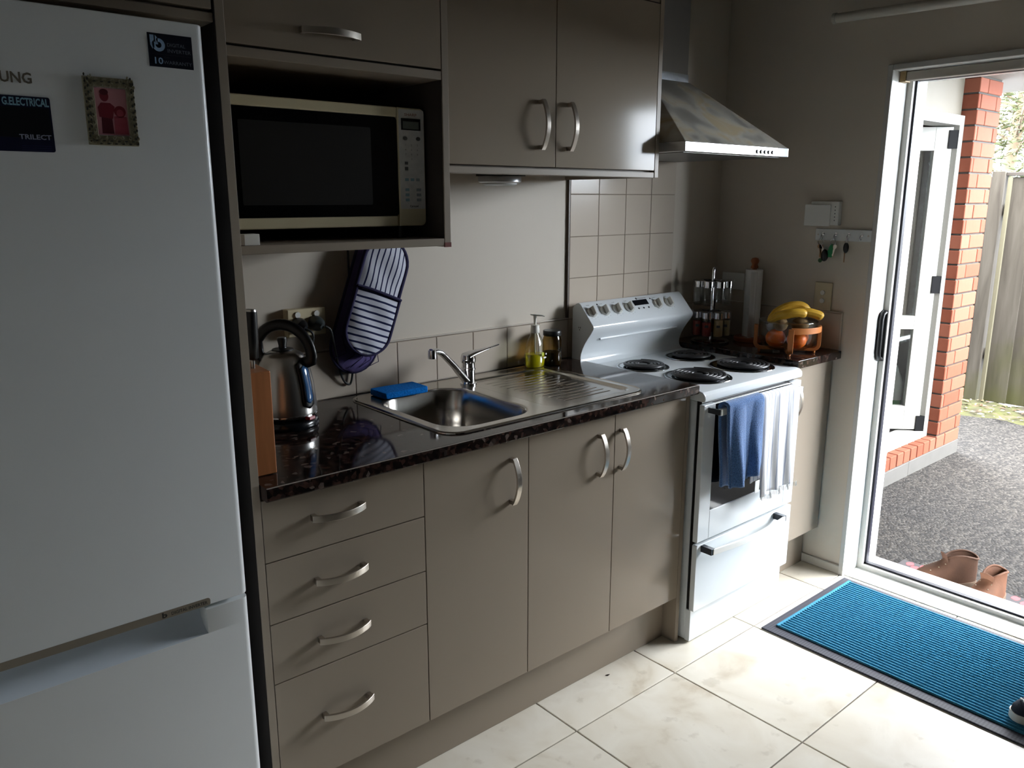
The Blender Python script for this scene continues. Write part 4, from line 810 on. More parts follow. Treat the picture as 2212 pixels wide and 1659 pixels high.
pts = [K0+hd*(.058)+Vector((0, 0, 1.070))]+[K0+hd*(.078*math.cos(math.radians(a)))+Vector((0, 0, 1.086+.080*math.sin(math.radians(a)))) for a in range(-6, 160, 8)]+[K0-hd*.068+Vector((0, 0, 1.090)), K0-hd*.058+Vector((0, 0, 1.074))]
MB().tube(pts, [.0135]*3+[.0125]*(len(pts)-3), 14, a=.75, b=1.15, up=tuple(hs)).build('handle', BLACKP, ke, smooth=60)
# spout away from the handle
MB().tube([K0-hd*.055+Vector((0, 0, 1.045)), K0-hd*.082+Vector((0, 0, 1.066)), K0-hd*.094+Vector((0, 0, 1.080))], [.022, .016, .011], 14).build('spout', STEEL, ke, smooth=60)
wd = Vector((.36, -.933, 0)).normalized(); ws = Vector((-wd.y, wd.x, 0))
def rad(z):
    P = [(.929, .0765), (.965, .0770), (.99, .0750), (1.02, .0715), (1.05, .0655), (1.074, .057), (1.10, .044)]
    for (a, ra_), (b_, rb_) in zip(P[:-1], P[1:]):
        if a <= z <= b_: return ra_+(rb_-ra_)*(z-a)/(b_-a)
    return .05
def strip(w, z0, z1, d, name, m):
    mb = MB(); n_ = 16; vs = []
    for k in range(n_+1):
        z = z0+(z1-z0)*k/n_; e = min(1, math.sqrt(max(0.0, 1-((2*k/n_-1)**8)))+.12); r_ = rad(z)
        for q in (-1, -.5, 0, .5, 1): a = q*w*e/r_; dirv = wd*math.cos(a)+ws*math.sin(a); vs.append(K0+dirv*(r_+d*(1-.25*abs(q)))+Vector((0, 0, z)))
    mb.add(vs, [(i*5+j, i*5+j+1, i*5+j+6, i*5+j+5) for i in range(n_) for j in range(4)])
    return mb.build(name, m, ke, smooth=60, solid=.003, fix=False)
strip(.0185, .958, 1.080, .0035, 'window_surround', BLACKP); strip(.0115, .972, 1.066, .0065, 'water_window', mat('blue_water_window', S(58, 96, 140), rough=.1, coat=.5))
RED = mat('red_switch', S(160, 24, 36), rough=.3, trans=.2)
c = K0+wd*.079+Vector((0, 0, .9335)); MB().obox(c, .022, .016, .009, Matrix((ws, wd, Vector((0, 0, 1)))).transposed()).build('switch', RED, ke, bevel=.002)
# double power point and two plugs
po = thing('power_point', 'cream double power point on the wall behind the kettle', 'socket', (.565, 0, 1.14))
B('plate', CREAMP, po, .5080, .6225, -.030, -.0003, 1.1020, 1.1790, bevel=.003)
for x in (.537, .594): MB().cyl((x, -.030, 1.1635), (x, -.0345, 1.1635), .0085, .0080, n=18).build('switch_button', WHITEP, po)
BLKCORD = mat('dark_grey_cord', S(38, 42, 42), rough=.5)
def plug(name, label, x, z, cordpts, m, r=.0032):
    p_ = thing(name, label, 'plug', (x, -.03, z))
    MB().tube([(x, -.0305, z), (x, -.040, z), (x, -.058, z-.002), (x+.004, -.068, z-.006)], [.021, .0215, .018, .008], 18).build('body', m, p_, smooth=40)
    pts = [Vector(p) for p in cordpts]; q = []
    for i in range(len(pts)-1):
        p0, p1, p2, p3 = pts[max(i-1, 0)], pts[i], pts[i+1], pts[min(i+2, len(pts)-1)]
        for k in range(8):
            t_ = k/8; q.append(.5*((2*p1)+(-p0+p2)*t_+(2*p0-5*p1+4*p2-p3)*t_*t_+(-p0+3*p1-3*p2+p3)*t_**3))
    q.append(pts[-1]); MB().tube(q, r, 8).build('cord', BLKCORD, p_, smooth=60); return p_
plug('power_plug', 'black plug in the left socket with its cord dropping to the kettle', .537, 1.1355, [(.540, -.066, 1.130), (.556, -.074, 1.118), (.560, -.070, 1.095), (.545, -.062, 1.055), (.50, -.07, 1.00), (.47, -.09, .935), (.455, -.105, .9105), (.450, -.105, .9095)], BLACKP)
plug('power_plug', 'dark plug in the right socket with a grey cord looping down behind the glove', .588, 1.1365, [(.600, -.070, 1.130), (.615, -.070, 1.118), (.630, -.055, 1.08), (.650, -.035, 1.02), (.672, -.020, .962), (.692, -.016, .942), (.702, -.016, .950), (.709, -.016, .990), (.712, -.014, 1.05), (.712, -.013, 1.20), (.712, -.012, 1.345)], mat('dark_green_grey_plug', S(48, 54, 54), rough=.45))
# hanging oven glove
ax = math.atan2(.125, .335)
gl = thing('oven_glove', 'navy and white striped double oven glove hanging under the microwave cabinet', 'oven glove', (.700, -.045, .985), rot=(0, ax, 0))
PURP = mat('purple_quilted_cotton', S(96, 86, 132), rough=.95, spec=.1, bump=.4, bscale=90)
PIPE = mat('navy_piping', S(40, 36, 72), rough=.9)
def pad(name, m, x0, x1, z0, z1, r0, r1, yc, th, puff=.012, n=26, ph=0.0):
    """stuffed flat pad with rounded ends in the glove's own xz plane"""
    def half(z):
        hw = (x1-x0)/2
        if z < z0+r0: t_ = 1-(z-z0)/r0; return hw*math.sqrt(max(0, 1-t_*t_))
        if z > z1-r1: t_ = 1-(z1-z)/r1; return hw*math.sqrt(max(0, 1-t_*t_))
        return hw
    cx_ = (x0+x1)/2; fr_, bk_ = [], []
    for j in range(n+1):
        q = j/n; z = z0+(z1-z0)*(.5-.5*math.cos(math.pi*q)); h = max(half(z), .001)
        for i in range(n//2+1):
            u = -1+2*i/(n//2); e = (1-u**4)*min(1.0, math.sin(math.pi*min(max(q, .0), 1))**.35)
            w = .0035*math.sin(z*55+u*3+ph)*e
            fr_.append((cx_+h*u, yc-th/2*e-.001-w, z)); bk_.append((cx_+h*u, yc+th/2*e+.001, z))
    mb = MB(); c_ = n//2+1
    F = [(j*c_+i, j*c_+i+1, (j+1)*c_+i+1, (j+1)*c_+i) for j in range(n) for i in range(n//2)]
    mb.add(fr_, F); mb.add(bk_, [f[::-1] for f in F]); o = mb.build(name, m, gl, world=False, smooth=180)
    lp = [fr_[j*c_] for j in range(n+1)]+[fr_[j*c_+c_-1] for j in range(n, -1, -1)]
    return o, [Vector((p[0], yc, p[2])) for p in lp]
def pip(loop, m, r=.004, name='piping'): MB().tube(loop, r, 8, closed=True).build(name, m, gl, world=False, smooth=180)
STV = stripes('navy_stripe_lengthwise', 0, .0175, .0045, S(34, 38, 74), S(206, 208, 220), wob=.004, phase=.004); STH = stripes('navy_stripe_crosswise', 2, .0185, .0058, S(30, 36, 72), S(206, 208, 220), wob=.005)
o, lp = pad('back_pad', PURP, -.094, .061, -.008, .40, .078, .07, .014, .026); pip(lp, PIPE)
for k in range(5):
    MB().tube([(-.075+.028*k, -.0005, .006+.02*abs(2-k)*.4), (-.045+.028*k, -.0015, .045), (-.075+.03*k, -.001, .09)], .0012, 5).build('quilt_seam', PIPE, gl, world=False)
o, lp = pad('front_pad', STV, -.083, .064, .056, .395, .066, .07, -.018, .024, ph=1.0); pip(lp, PIPE, .0065)
def trimmed_pocket():
    o, lp = pad('pocket', STH, -.084, .065, .054, .238, .066, .004, -.026, .024, ph=2.0)
    pip([p for p in lp], PIPE, .0060)
    MB().tube([(-.085, -.030, .238), (-.05, -.039, .239), (-.01, -.041, .238), (.035, -.038, .237), (.066, -.030, .236)], .0055, 8, a=.8, b=1.1).build('hem', PIPE, gl, world=False, smooth=60)
trimmed_pocket()
MB().tube([(0, .02, .39), (-.006, .03, .43), (.0, .035, .46), (.006, .03, .43), (0, .02, .395)], .002, 6).build('loop', PIPE, gl, world=False)
# sponge
so = thing('sponge', 'bright blue flat sponge lying on the back left corner of the sink', 'sponge', (.812, -.103, .9115), rz=math.radians(-1))
SPG = mat('blue_sponge', S(18, 112, 196), rough=1.0, spec=.1, vary=.25, vscale=160, bump=1.0, bscale=260)
MB().prism(rrect(-.075, .075, -.044, .044, .008), 'z', 0, .0185).build('foam', SPG, so, world=False, bevel=.003)
# dish soap
SO = (1.385, -.070)
ds = thing('soap_bottle', 'clear pump bottle of yellow dish soap beside the wall tiles', 'bottle', (SO[0], SO[1], .9098))
SHELL = thin_glass('clear_bottle_plastic', (.90, .91, .86, 1), .9, .08); LIQ = mat('yellow_soap', S(236, 222, 20), rough=.15, trans=.45, ior=1.33)
bprof = [(.034, .9102), (.0375, .914), (.0395, .935), (.0385, .958), (.034, .985), (.026, 1.008), (.0165, 1.024), (.0135, 1.030)]
MB().lathe(bprof, (*SO, 0), 36, 1.06, .72).build('bottle', SHELL, ds, smooth=60)
MB().lathe([(.0325, .9115), (.0355, .916), (.0375, .935), (.0368, .955), (.0366, .9565), (.0001, .9565)], (*SO, 0), 36, 1.06, .70).build('liquid', LIQ, ds, smooth=50)
PUMPW = mat('white_pump', S(226, 224, 214), rough=.4)
MB().lathe([(.0150, 1.0285), (.0155, 1.030), (.0155, 1.043), (.0145, 1.0445), (.0145, 1.055), (.008, 1.057), (.0001, 1.057)], (*SO, 0), 24).build('pump_collar', PUMPW, ds, smooth=40)
MB().tube([(*SO, 1.055), (*SO, 1.075), (*SO, 1.088)], [.0045, .0055, .0065], 12).build('pump_stem', PUMPW, ds)
MB().tube([(SO[0]-.014, SO[1]+.008, 1.0915), (SO[0], SO[1], 1.0895), (SO[0]+.018, SO[1]-.016, 1.088), (SO[0]+.024, SO[1]-.022, 1.0855)], [.003, .006, .0045, .0035], 12, a=.7, b=1.2, up=(0, 0, 1)).build('pump_spout', PUMPW, ds, smooth=60)
MB().tube([(*SO, 1.03), (SO[0]+.002, SO[1], .915)], .0022, 8).build('dip_tube', mat('clear_tube', S(210, 210, 190), rough=.3), ds)
ld_ = Vector((.25, -.968, 0)).normalized(); ls_ = Vector((.968, .25, 0))
def lab(name, m, u, z, ru, rz): MB().prism([(ru*math.cos(a*.3142), rz*math.sin(a*.3142)) for a in range(20)], 'y', 0, .0006).build(name, m, ds, world=False).matrix_local = Matrix.Translation(Vector((SO[0], SO[1], z))-Vector((SO[0], SO[1], .9098))+Vector((0.010+u, -.0298-abs(u)*0, 0))) @ Matrix.Rotation(math.radians(12), 4, 'Z')
lab('label_patch', mat('green_yellow_label', S(176, 188, 40), rough=.5), .000, .957, .0065, .0065); lab('label_dot', mat('white_label', S(228, 228, 222), rough=.5), .0155, .956, .0032, .0034); lab('label_strip', MATS['white_label'], .010, .944, .0085, .0030)
# coffee jar
JX, JY = 1.468, -.068
jr = thing('coffee_jar', 'glass jar with black lid half full of dark coffee by the stove', 'jar', (JX, JY, ZW))
AMB = thin_glass('amber_jar_glass', (.60, .47, .24, 1))
MB().lathe([(.0305, ZW+.0005), (.0330, ZW+.004), (.0335, .94), (.0335, .995), (.030, 1.006), (.0285, 1.011)], (JX, JY, 0), 36).build('glass_body', AMB, jr, smooth=50)
MB().lathe([(.0295, ZW+.003), (.0318, ZW+.006), (.0320, .953), (.0001, .955)], (JX, JY, 0), 36).build('coffee', mat('dark_coffee', S(24, 17, 14), rough=.8), jr, smooth=40)
MB().lathe([(.0305, 1.010), (.0320, 1.012), (.0320, 1.0265), (.0305, 1.0285), (.0001, 1.0290)], (JX, JY, 0), 36).build('lid', BLACKP, jr, smooth=40)
# ---- spice carousel
QX, QY = 2.285, -.145
sr = thing('spice_rack', 'chrome two-tier revolving spice rack in the far worktop corner', 'spice rack', (QX, QY, ZW))
MB().lathe([(.075, ZW+.0005), (.077, ZW+.006), (.072, ZW+.010), (.0001, ZW+.011)], (QX, QY, 0), 36).build('base', CHROME, sr, smooth=40)
MB().tube([(QX, QY, ZW+.01), (QX, QY, 1.19), (QX+.003, QY, 1.202), (QX+.007, QY, 1.206)], [.0065, .0065, .0075, .005], 14).build('post', CHROME, sr, smooth=50)
for z in (1.0185, 1.142):
    pp = [(QX+.058*math.cos(2*math.pi*k/48), QY+.058*math.sin(2*math.pi*k/48), z-.006) for k in range(48)]
    t_ = MB().tube(pp, .003, 8, closed=True)
    for k in range(8): a = 2*math.pi*(k+.5)/8; t_.tube([(QX, QY, z-.006), (QX+.058*math.cos(a), QY+.058*math.sin(a), z-.006)], .0022, 6)
    t_.build('tier_ring', CHROME, sr, smooth=60, fix=False)
SPC = [mat('red_spice', S(140, 48, 36), rough=.9), mat('tan_spice', S(176, 144, 100), rough=.9), mat('green_brown_spice', S(120, 104, 74), rough=.9), mat('paprika_spice', S(150, 60, 44), rough=.9)]
def spice(idx, ang, zt, fill):
    px, py = QX+.060*math.cos(ang), QY+.060*math.sin(ang)
    tier = 'upper' if zt > 1.1 else 'lower'
    vv = Vector((CP.x-QX, CP.y-QY, 0)); phi = (ang-math.atan2(vv.y, vv.x)) % (2*math.pi); pos = ('front', 'front right', 'right', 'back right', 'back', 'back left', 'left', 'front left')[int((phi+math.pi/8)/(math.pi/4)) % 8]
    sp_n = ('red spice', 'tan spice', 'green brown spice', 'paprika')[idx % 4]
    lb = ('empty clear spice jar at the %s of the rack, upper tier' % pos) if not fill else ('small jar of %s at the %s of the rack, lower tier' % (sp_n, pos))
    j = thing('spice_jar', lb, 'jar', (px, py, zt-.094), group='spice jars in the revolving rack')
    MB().lathe([(.0175, zt-.0975), (.0190, zt-.095), (.0190, zt-.028), (.0165, zt-.020), (.0165, zt-.014)], (px, py, 0), 20).build('glass', VESSEL, j, smooth=50)
    if fill: MB().lathe([(.0165, zt-.0955), (.0180, zt-.0935), (.0180, zt-.094+fill), (.0001, zt-.094+fill)], (px, py, 0), 20).build('spice', SPC[idx % 4], j, smooth=40)
    MB().lathe([(.0185, zt-.0255), (.0212, zt-.0245), (.0215, zt-.001), (.0200, zt), (.0001, zt)], (px, py, 0), 24).build('lid', CHROME, j, smooth=40)
    if fill:
        v_ = Vector((CP.x-px, CP.y-py, 0)).normalized(); s_ = Vector((-v_.y, v_.x, 0)); MB().obox(Vector((px, py, zt-.055))+v_*.0188, .014, .001, .010, Matrix((s_, v_, Vector((0, 0, 1)))).transposed()).build('label', mat('dark_spice_label', S(40, 36, 36), rough=.5), j)
for k in range(8):
    a = 2*math.pi*k/8+.35; spice(k, a, 1.156, 0); spice(k, a, 1.0325, .052+.012*((k*3) % 4)/3)
# ---- paper towel holder
RX, RY = 2.435, -.235
ph_ = thing('paper_towel_holder', 'wooden paper towel stand with round knob top between spice rack and fruit bowl', 'holder', (RX, RY, ZW))
WOODR = mat('reddish_wood', S(150, 82, 44), rough=.45, vary=.12, vscale=14)
MB().lathe([(.064, ZW+.0005), (.066, ZW+.004), (.066, ZW+.014), (.062, ZW+.018), (.0001, ZW+.018)], (RX, RY, 0), 36).build('base', WOODR, ph_, smooth=40)
MB().lathe([(.010, ZW+.017), (.010, 1.200), (.0145, 1.201), (.0150, 1.208), (.0115, 1.214), (.0125, 1.219), (.0165, 1.227), (.0165, 1.234), (.012, 1.242), (.0001, 1.2445)], (RX, RY, 0), 24).build('spindle', WOODR, ph_, smooth=50)
PAP = mat('white_paper', S(226, 224, 220), rough=.95, bump=.3, bscale=120)
pr_ = thing('paper_towel_roll', 'slim white paper towel roll on the wooden stand', 'paper towel', (RX, RY, ZW+.019))
MB().lathe([(.014, .9245), (.0335, .9245), (.034, 1.196), (.014, 1.1965)], (RX, RY, 0), 36).build('roll', PAP, pr_, smooth=40)
fl = []
for k in range(9):
    a = math.radians(235-5*k); fl.append((RX+.0345*math.cos(a)-.0022*max(0, k-3), RY+.0345*math.sin(a)-.0010*max(0, k-3)))
vs = [(x, y, 1.188) for x, y in fl]+[(x-.003, y-.002, .9240) for x, y in fl]; MB().add(vs, [(k, k+1, k+10, k+9) for k in range(8)]).build('loose_sheet', PAP, pr_, smooth=60, solid=.0008, fix=False)
# ---- fruit bowl on a crossed wooden stand
BX, BY = 2.320, -.470
va_ = Vector((.60, -.80, 0)); vb_ = Vector((-.80, -.60, 0)); B0 = Vector((BX, BY, 0))
WOODB = mat('bamboo_wood', S(184, 112, 58), rough=.4, vary=.1, vscale=10)
fb = thing('fruit_bowl', 'glass fruit bowl set in a crossed bamboo stand near the right wall', 'bowl', (BX, BY, ZW))
def ustand(d, name, L=.122, zt=1.008):
    n_ = Vector((-d.y, d.x, 0)); mb = MB(); P = []
    # U outline in (u, z): outer and inner
    out = [(-L, zt), (-L, ZW+.034)]+[(-L+.026-.026*math.cos(math.radians(a)), ZW+.034-.026*math.sin(math.radians(a))) for a in range(15, 91, 15)]+[(L-.026+.026*math.sin(math.radians(a)), ZW+.034-.026*math.cos(math.radians(a))) for a in range(0, 91, 15)]+[(L, zt)]
    inn = [(-L+.014, zt), (-L+.014, ZW+.036)]+[(-L+.030-.016*math.cos(math.radians(a)), ZW+.036-.016*math.sin(math.radians(a))) for a in range(15, 91, 15)]+[(L-.030+.016*math.sin(math.radians(a)), ZW+.036-.016*math.cos(math.radians(a))) for a in range(0, 91, 15)]+[(L-.014, zt)]
    rings = []
    for (uo, zo), (ui, zi) in zip(out, inn): rings.append([B0+d*uo+n_*.010+Vector((0, 0, zo)), B0+d*uo-n_*.010+Vector((0, 0, zo)), B0+d*ui-n_*.010+Vector((0, 0, zi)), B0+d*ui+n_*.010+Vector((0, 0, zi))])
    mb.rings(rings)
    for q in (-1, 1): mb.lathe([(.005, ZW+.0004), (.006, ZW+.009)], tuple(B0+d*(q*(L-.022))), 10)
    return mb.build(name, WOODB, fb, bevel=.0015, fix=True)
ustand(va_, 'stand_frame'); ustand(vb_, 'stand_frame')
# curved bamboo hoop on the right front between two arms
hp = [B0+(vb_*math.cos(a_)+va_*math.sin(a_))*.116+Vector((0, 0, 1.001)) for a_ in [math.radians(k) for k in range(0, 91, 6)]]
MB().sweep(hp, [(.011, .004), (.011, -.004), (-.011, -.004), (-.011, .004)], (0, 0, 1)).build('hoop', WOODB, fb, bevel=.001, smooth=50)
BOWLG = thin_glass('fruit_bowl_glass', (.90, .90, .88, 1))
MB().lathe([(.030, .9195), (.070, .922), (.092, .935), (.103, .960), (.106, .995), (.106, 1.026)], (BX, BY, 0), 44).build('glass_bowl', BOWLG, fb, smooth=60, solid=.003, fix=False)
MB().tube([(BX+.106*math.cos(2*math.pi*k/44), BY+.106*math.sin(2*math.pi*k/44), 1.026) for k in range(44)], .0022, 8, closed=True).build('bowl_rim', GLASS, fb, smooth=60)
ORG = mat('orange_peel', S(236, 112, 24), rough=.4, bump=.35, bscale=350); CAL = mat('green_calyx', S(92, 96, 44), rough=.8)
KIW = mat('kiwi_skin', S(138, 112, 76), rough=.95, vary=.15, vscale=40, bump=.6, bscale=400)
def orange(u, w, z, r, lb):
    p = B0+va_*u+vb_*w+Vector((0, 0, z)); o_ = thing('orange', lb, 'orange', tuple(p)); MB().ball((0, 0, 0), r, 22, 16, (1, 1, .94)).build('fruit', ORG, o_, world=False, smooth=180); MB().ball((.2*r, -.1*r, .93*r), .0035, 8, 6, (1, 1, .4)).build('calyx', CAL, o_, world=False)
orange(-.044, .020, .9595, .037, 'orange at the left of the glass bowl under a kiwifruit'); orange(.030, .040, .9590, .036, 'orange behind the front leg of the bamboo stand'); orange(.048, -.038, .9585, .035, 'orange deepest at the right of the glass bowl')
def kiwi(u, w, z, lb, rz):
    p = B0+va_*u+vb_*w+Vector((0, 0, z)); k_ = thing('kiwifruit', lb, 'kiwifruit', tuple(p), rz=rz); MB().ball((0, 0, 0), .027, 20, 14, (1.22, 1, .98)).build('fruit', KIW, k_, world=False, smooth=180); MB().ball((.0325, 0, 0), .0035, 8, 6, (.5, 1, 1)).build('stem_end', mat('dark_stem_end', S(60, 46, 32), rough=.9), k_, world=False)
kiwi(-.030, .026, 1.014, 'brown kiwifruit at the left of the bowl on an orange', .6); kiwi(.042, .010, 1.013, 'brown kiwifruit under the bananas at the right of the bowl', 2.2); kiwi(-.048, -.040, .998, 'brown kiwifruit at the back of the bowl behind the other one', 1.1)
BAN = mat('banana_peel', S(214, 164, 44), rough=.5, vary=.0); t, b = nodes(BAN)
tc = t.nodes.new('ShaderNodeTexCoord'); n = t.nodes.new('ShaderNodeTexNoise'); n.inputs['Scale'].default_value = 38; n.inputs['Detail'].default_value = 5; t.links.new(tc.outputs['Object'], n.inputs[0]); r = ramp(t, [(0.28, S(84, 54, 22)), (0.36, S(206, 158, 40)), (0.7, S(220, 174, 60))]); t.links.new(n.outputs[0], r.inputs[0]); t.links.new(r.outputs[0], b.inputs['Base Color'])
BTIP = mat('banana_tip', S(70, 52, 30), rough=.9)
def banana(pts, lb, r=.0165):
    pts = [B0+va_*u+vb_*w+Vector((0, 0, z)) for u, w, z in pts]; q = []
    for i in range(len(pts)-1):
        p0, p1, p2, p3 = pts[max(i-1, 0)], pts[i], pts[i+1], pts[min(i+2, len(pts)-1)]
        for k in range(6): t_ = k/6; q.append(.5*((2*p1)+(-p0+p2)*t_+(2*p0-5*p1+4*p2-p3)*t_*t_+(-p0+3*p1-3*p2+p3)*t_**3))
    q.append(pts[-1]); N = len(q); rr = [r*min(1, .30+1.6*min(k/(N-1), 1.12-k/(N-1))**.6) for k in range(N)]; rr = [min(x, r) for x in rr]; rr[0] = r*.35; rr[1] = r*.45
    o_ = thing('banana', lb, 'banana', tuple(q[N//2])); MB().tube(q, rr, 10).build('peel', BAN, o_, smooth=35); MB().tube([q[0], q[0]-(q[1]-q[0]).normalized()*.010], [r*.36, r*.30], 8).build('stalk', BTIP, o_); MB().tube([q[-1], q[-1]+(q[-1]-q[-2]).normalized()*.004], [rr[-1]*.9, .002], 8).build('tip', BTIP, o_)
banana([(-.074, .010, 1.022), (-.046, .000, 1.054), (-.004, -.006, 1.078), (.040, -.010, 1.082), (.070, -.012, 1.064)], 'speckled yellow banana arching highest over the fruit bowl')
banana([(-.076, .022, 1.020), (-.046, .034, 1.043), (-.006, .040, 1.056), (.028, .038, 1.060), (.056, .032, 1.056)], 'yellow banana lying in front with its pale tip to the right', .0175)
banana([(-.02, .008, 1.040), (.030, .012, 1.058), (.065, .014, 1.060), (.10, .012, 1.052), (.118, .010, 1.042)], 'blemished banana sticking out to the right over the bowl rim', .0170)
# ================================================================== THINGS ON THE RIGHT WALL
sw = thing('light_switch', 'cream two-gang light switch plate above the fruit bowl', 'switch', (XR, -.502, 1.107)); B('plate', CREAMP, sw, XR-.009, XR-.0003, -.5385, -.4665, 1.052, 1.1605, bevel=.003)
for z in (1.1205, 1.089): MB().cyl((XR-.009, -.502, z), (XR-.0125, -.502, z), .0095, .009, n=20).build('rocker', WHITEP, sw)
so_ = thing('wall_plate', 'pale blank wall plate with one switch behind the paper towel roll', 'switch', (XR, -.085, 1.135)); B('plate', WHITEP, so_, XR-.009, XR-.0003, -.1480, -.0380, 1.099, 1.1705, bevel=.003)
MB().cyl((XR-.009, -.098, 1.137), (XR-.012, -.098, 1.137), .0055, n=16).build('rocker', WHITEP, so_)
kp = thing('alarm_keypad', 'white wall-mounted intercom box with drop-down cover above the key rack', 'keypad', (XR, -.48, 1.42)); B('base', WHITEP, kp, XR-.026, XR-.0003, -.547, -.432, 1.3775, 1.4660, bevel=.004)
B('cover', WHITEP, kp, XR-.034, XR-.0265, -.517, -.4120, 1.3740, 1.4545, bevel=.003)
for k in range(5): MB().box(XR-.0268, XR-.0260, -.5335, -.5305, 1.394+k*.0125, 1.398+k*.0125).build('indicator', MATS['dark_mark'], kp)
kr = thing('key_rack', 'white wooden key rack with four chrome cup hooks beside the door', 'key rack', (XR, -.563, 1.342)); B('board', mat('white_board', S(214, 216, 214), rough=.5), kr, XR-.0125, XR-.0003, -.6735, -.4530, 1.3205, 1.3635, bevel=.0015)
HK = [-.4870, -.5375, -.5885, -.6385]
for y in HK:
    MB().tube([(XR-.0120, y, 1.345), (XR-.022, y, 1.345), (XR-.028, y, 1.339), (XR-.030, y, 1.331), (XR-.026, y, 1.325), (XR-.021, y, 1.326), (XR-.019, y, 1.331)], .0020, 8).build('hook', CHROME, kr, smooth=60)
    MB().cyl((XR-.0125, y, 1.345), (XR-.0145, y, 1.345), .0055, n=14).build('hook_collar', CHROME, kr)
for y in (-.465, -.662): MB().cyl((XR-.0125, y, 1.342), (XR-.0133, y, 1.342), .0035, n=10).build('screw', NICKEL, kr)
def keyring(name, lb, y, r=.011):
    k_ = thing(name, lb, 'keys', (XR-.026, y, 1.325)); cz_ = 1.3265-r
    MB().tube([(XR-.026, y+r*math.cos(2*math.pi*j/24), cz_+r*math.sin(2*math.pi*j/24)) for j in range(24)], .0011, 6, closed=True).build('ring', CHROME, k_, smooth=60); return k_, cz_-r
BRASS = mat('old_key_metal', S(150, 118, 90), rough=.35, metal=.9)
def key(par, y, z, tilt, m=BRASS, L=.042, nm='key'):
    R = Matrix.Rotation(tilt, 3, 'X'); mb = MB()
    def P(a, b_): v = R @ Vector((0, a, b_)); return (y+v.y, z+v.z)
    mb.prism([P(.0085*math.cos(k*.5236), -.008+.0085*math.sin(k*.5236)) for k in range(12)], 'x', XR-.0245, XR-.0225); mb.prism([P(-.003, -.014), P(.003, -.014), P(.003, -.014-L+.004), P(0, -.014-L), P(-.0035, -.014-L+.003), P(-.0035, -.03), P(-.0045, -.026)], 'x', XR-.0243, XR-.0227)
    mb.build(nm, m, par, fix=True)
k1, z1 = keyring('key_bunch', 'bunch of keys with a black fob on the leftmost hook', HK[0]+.002)
key(k1, HK[0]+.008, z1+.001, -.25); key(k1, HK[0]+.004, z1, -.42, NICKEL, .046); key(k1, HK[0]-.002, z1, .1, BRASS, .036)
MB().ball((XR-.022, HK[0]-.016, z1-.040), .016, 14, 10, (.42, .95, 1.45)).build('fob', BLACKP, k1, smooth=180); MB().tube([(XR-.024, HK[0], z1+.001), (XR-.0235, HK[0]-.010, z1-.018)], .0012, 6).build('link', CHROME, k1)
MB().ball((XR-.021, HK[0]+.001, z1-.060), .0085, 10, 8, (.4, 1, 1)).build('green_tag', mat('green_tag', S(54, 92, 54), rough=.5), k1, smooth=180)
k2, z2 = keyring('green_key_fob', 'bright green plastic tag hanging on the second hook', HK[1]+.003)
MB().tube([(XR-.024, HK[1]+.006, z2+.004), (XR-.023, HK[1]+.009, z2-.008), (XR-.022, HK[1]+.012, z2-.028), (XR-.022, HK[1]+.014, z2-.046)], [.004, .009, .0125, .009], 14, a=.35, b=1.0, up=(1, 0, 0)).build('tag', mat('bright_green_plastic', S(14, 124, 70), rough=.4), k2, smooth=60)
key(k2, HK[1]-.006, z2+.002, .2, NICKEL, .030)
k3, z3 = keyring('car_key', 'black-headed car key on the third hook', HK[2]+.001, .006)
MB().ball((XR-.022, HK[2]+.003, z3-.018), .0115, 14, 10, (.45, .95, 1.75)).build('key_head', BLACKP, k3, smooth=180); MB().box(XR-.0232, XR-.0212, HK[2]+.0045, HK[2]+.0085, z3-.072, z3-.034).build('blade', BRASS, k3, bevel=.0005)
# curtain pole and blind rail over the door
cr = thing('curtain_pole', 'pale round curtain pole over the door at the top right', 'curtain pole', (2.448, -.6, 2.095))
POLE = mat('pale_pole', S(196, 190, 178), rough=.4)
MB().tube([(2.448, -.480, 2.104), (2.448, -1.2, 2.085), (2.448, -3.0, 2.04)], .0165, 18).build('pole', POLE, cr, smooth=50); MB().lathe([(.0001, -.002), (.0185, 0), (.0185, .012), (.0001, .013)], (0, 0, 0), 18).build('end_cap', POLE, cr, world=False).matrix_local = Matrix.Translation(Vector((2.448, -.480, 2.104))-Vector((2.448, -.6, 2.095))) @ Matrix.Rotation(math.radians(90), 4, 'X')
for y in (-1.18, -2.6): MB().box(2.442, XR, y-.01, y+.01, 2.08-(.0257*(abs(y)-.48))*.5, 2.10-(.0257*(abs(y)-.48))*.5).build('bracket', POLE, cr)
br = thing('blind_rail', 'grey head rail with a brass end bracket under the door head', 'rail', (2.56, -1.1, 1.89)); B('rail', mat('grey_brown_rail', S(150, 142, 132), rough=.5), br, 2.548, 2.580, -1.505, -.716, 1.8790, 1.9085, bevel=.003)
B('end_bracket', mat('aged_brass', S(150, 126, 88), rough=.5, metal=.2), br, 2.544, 2.584, -.7155, -.6945, 1.8755, 1.9115, bevel=.0015)
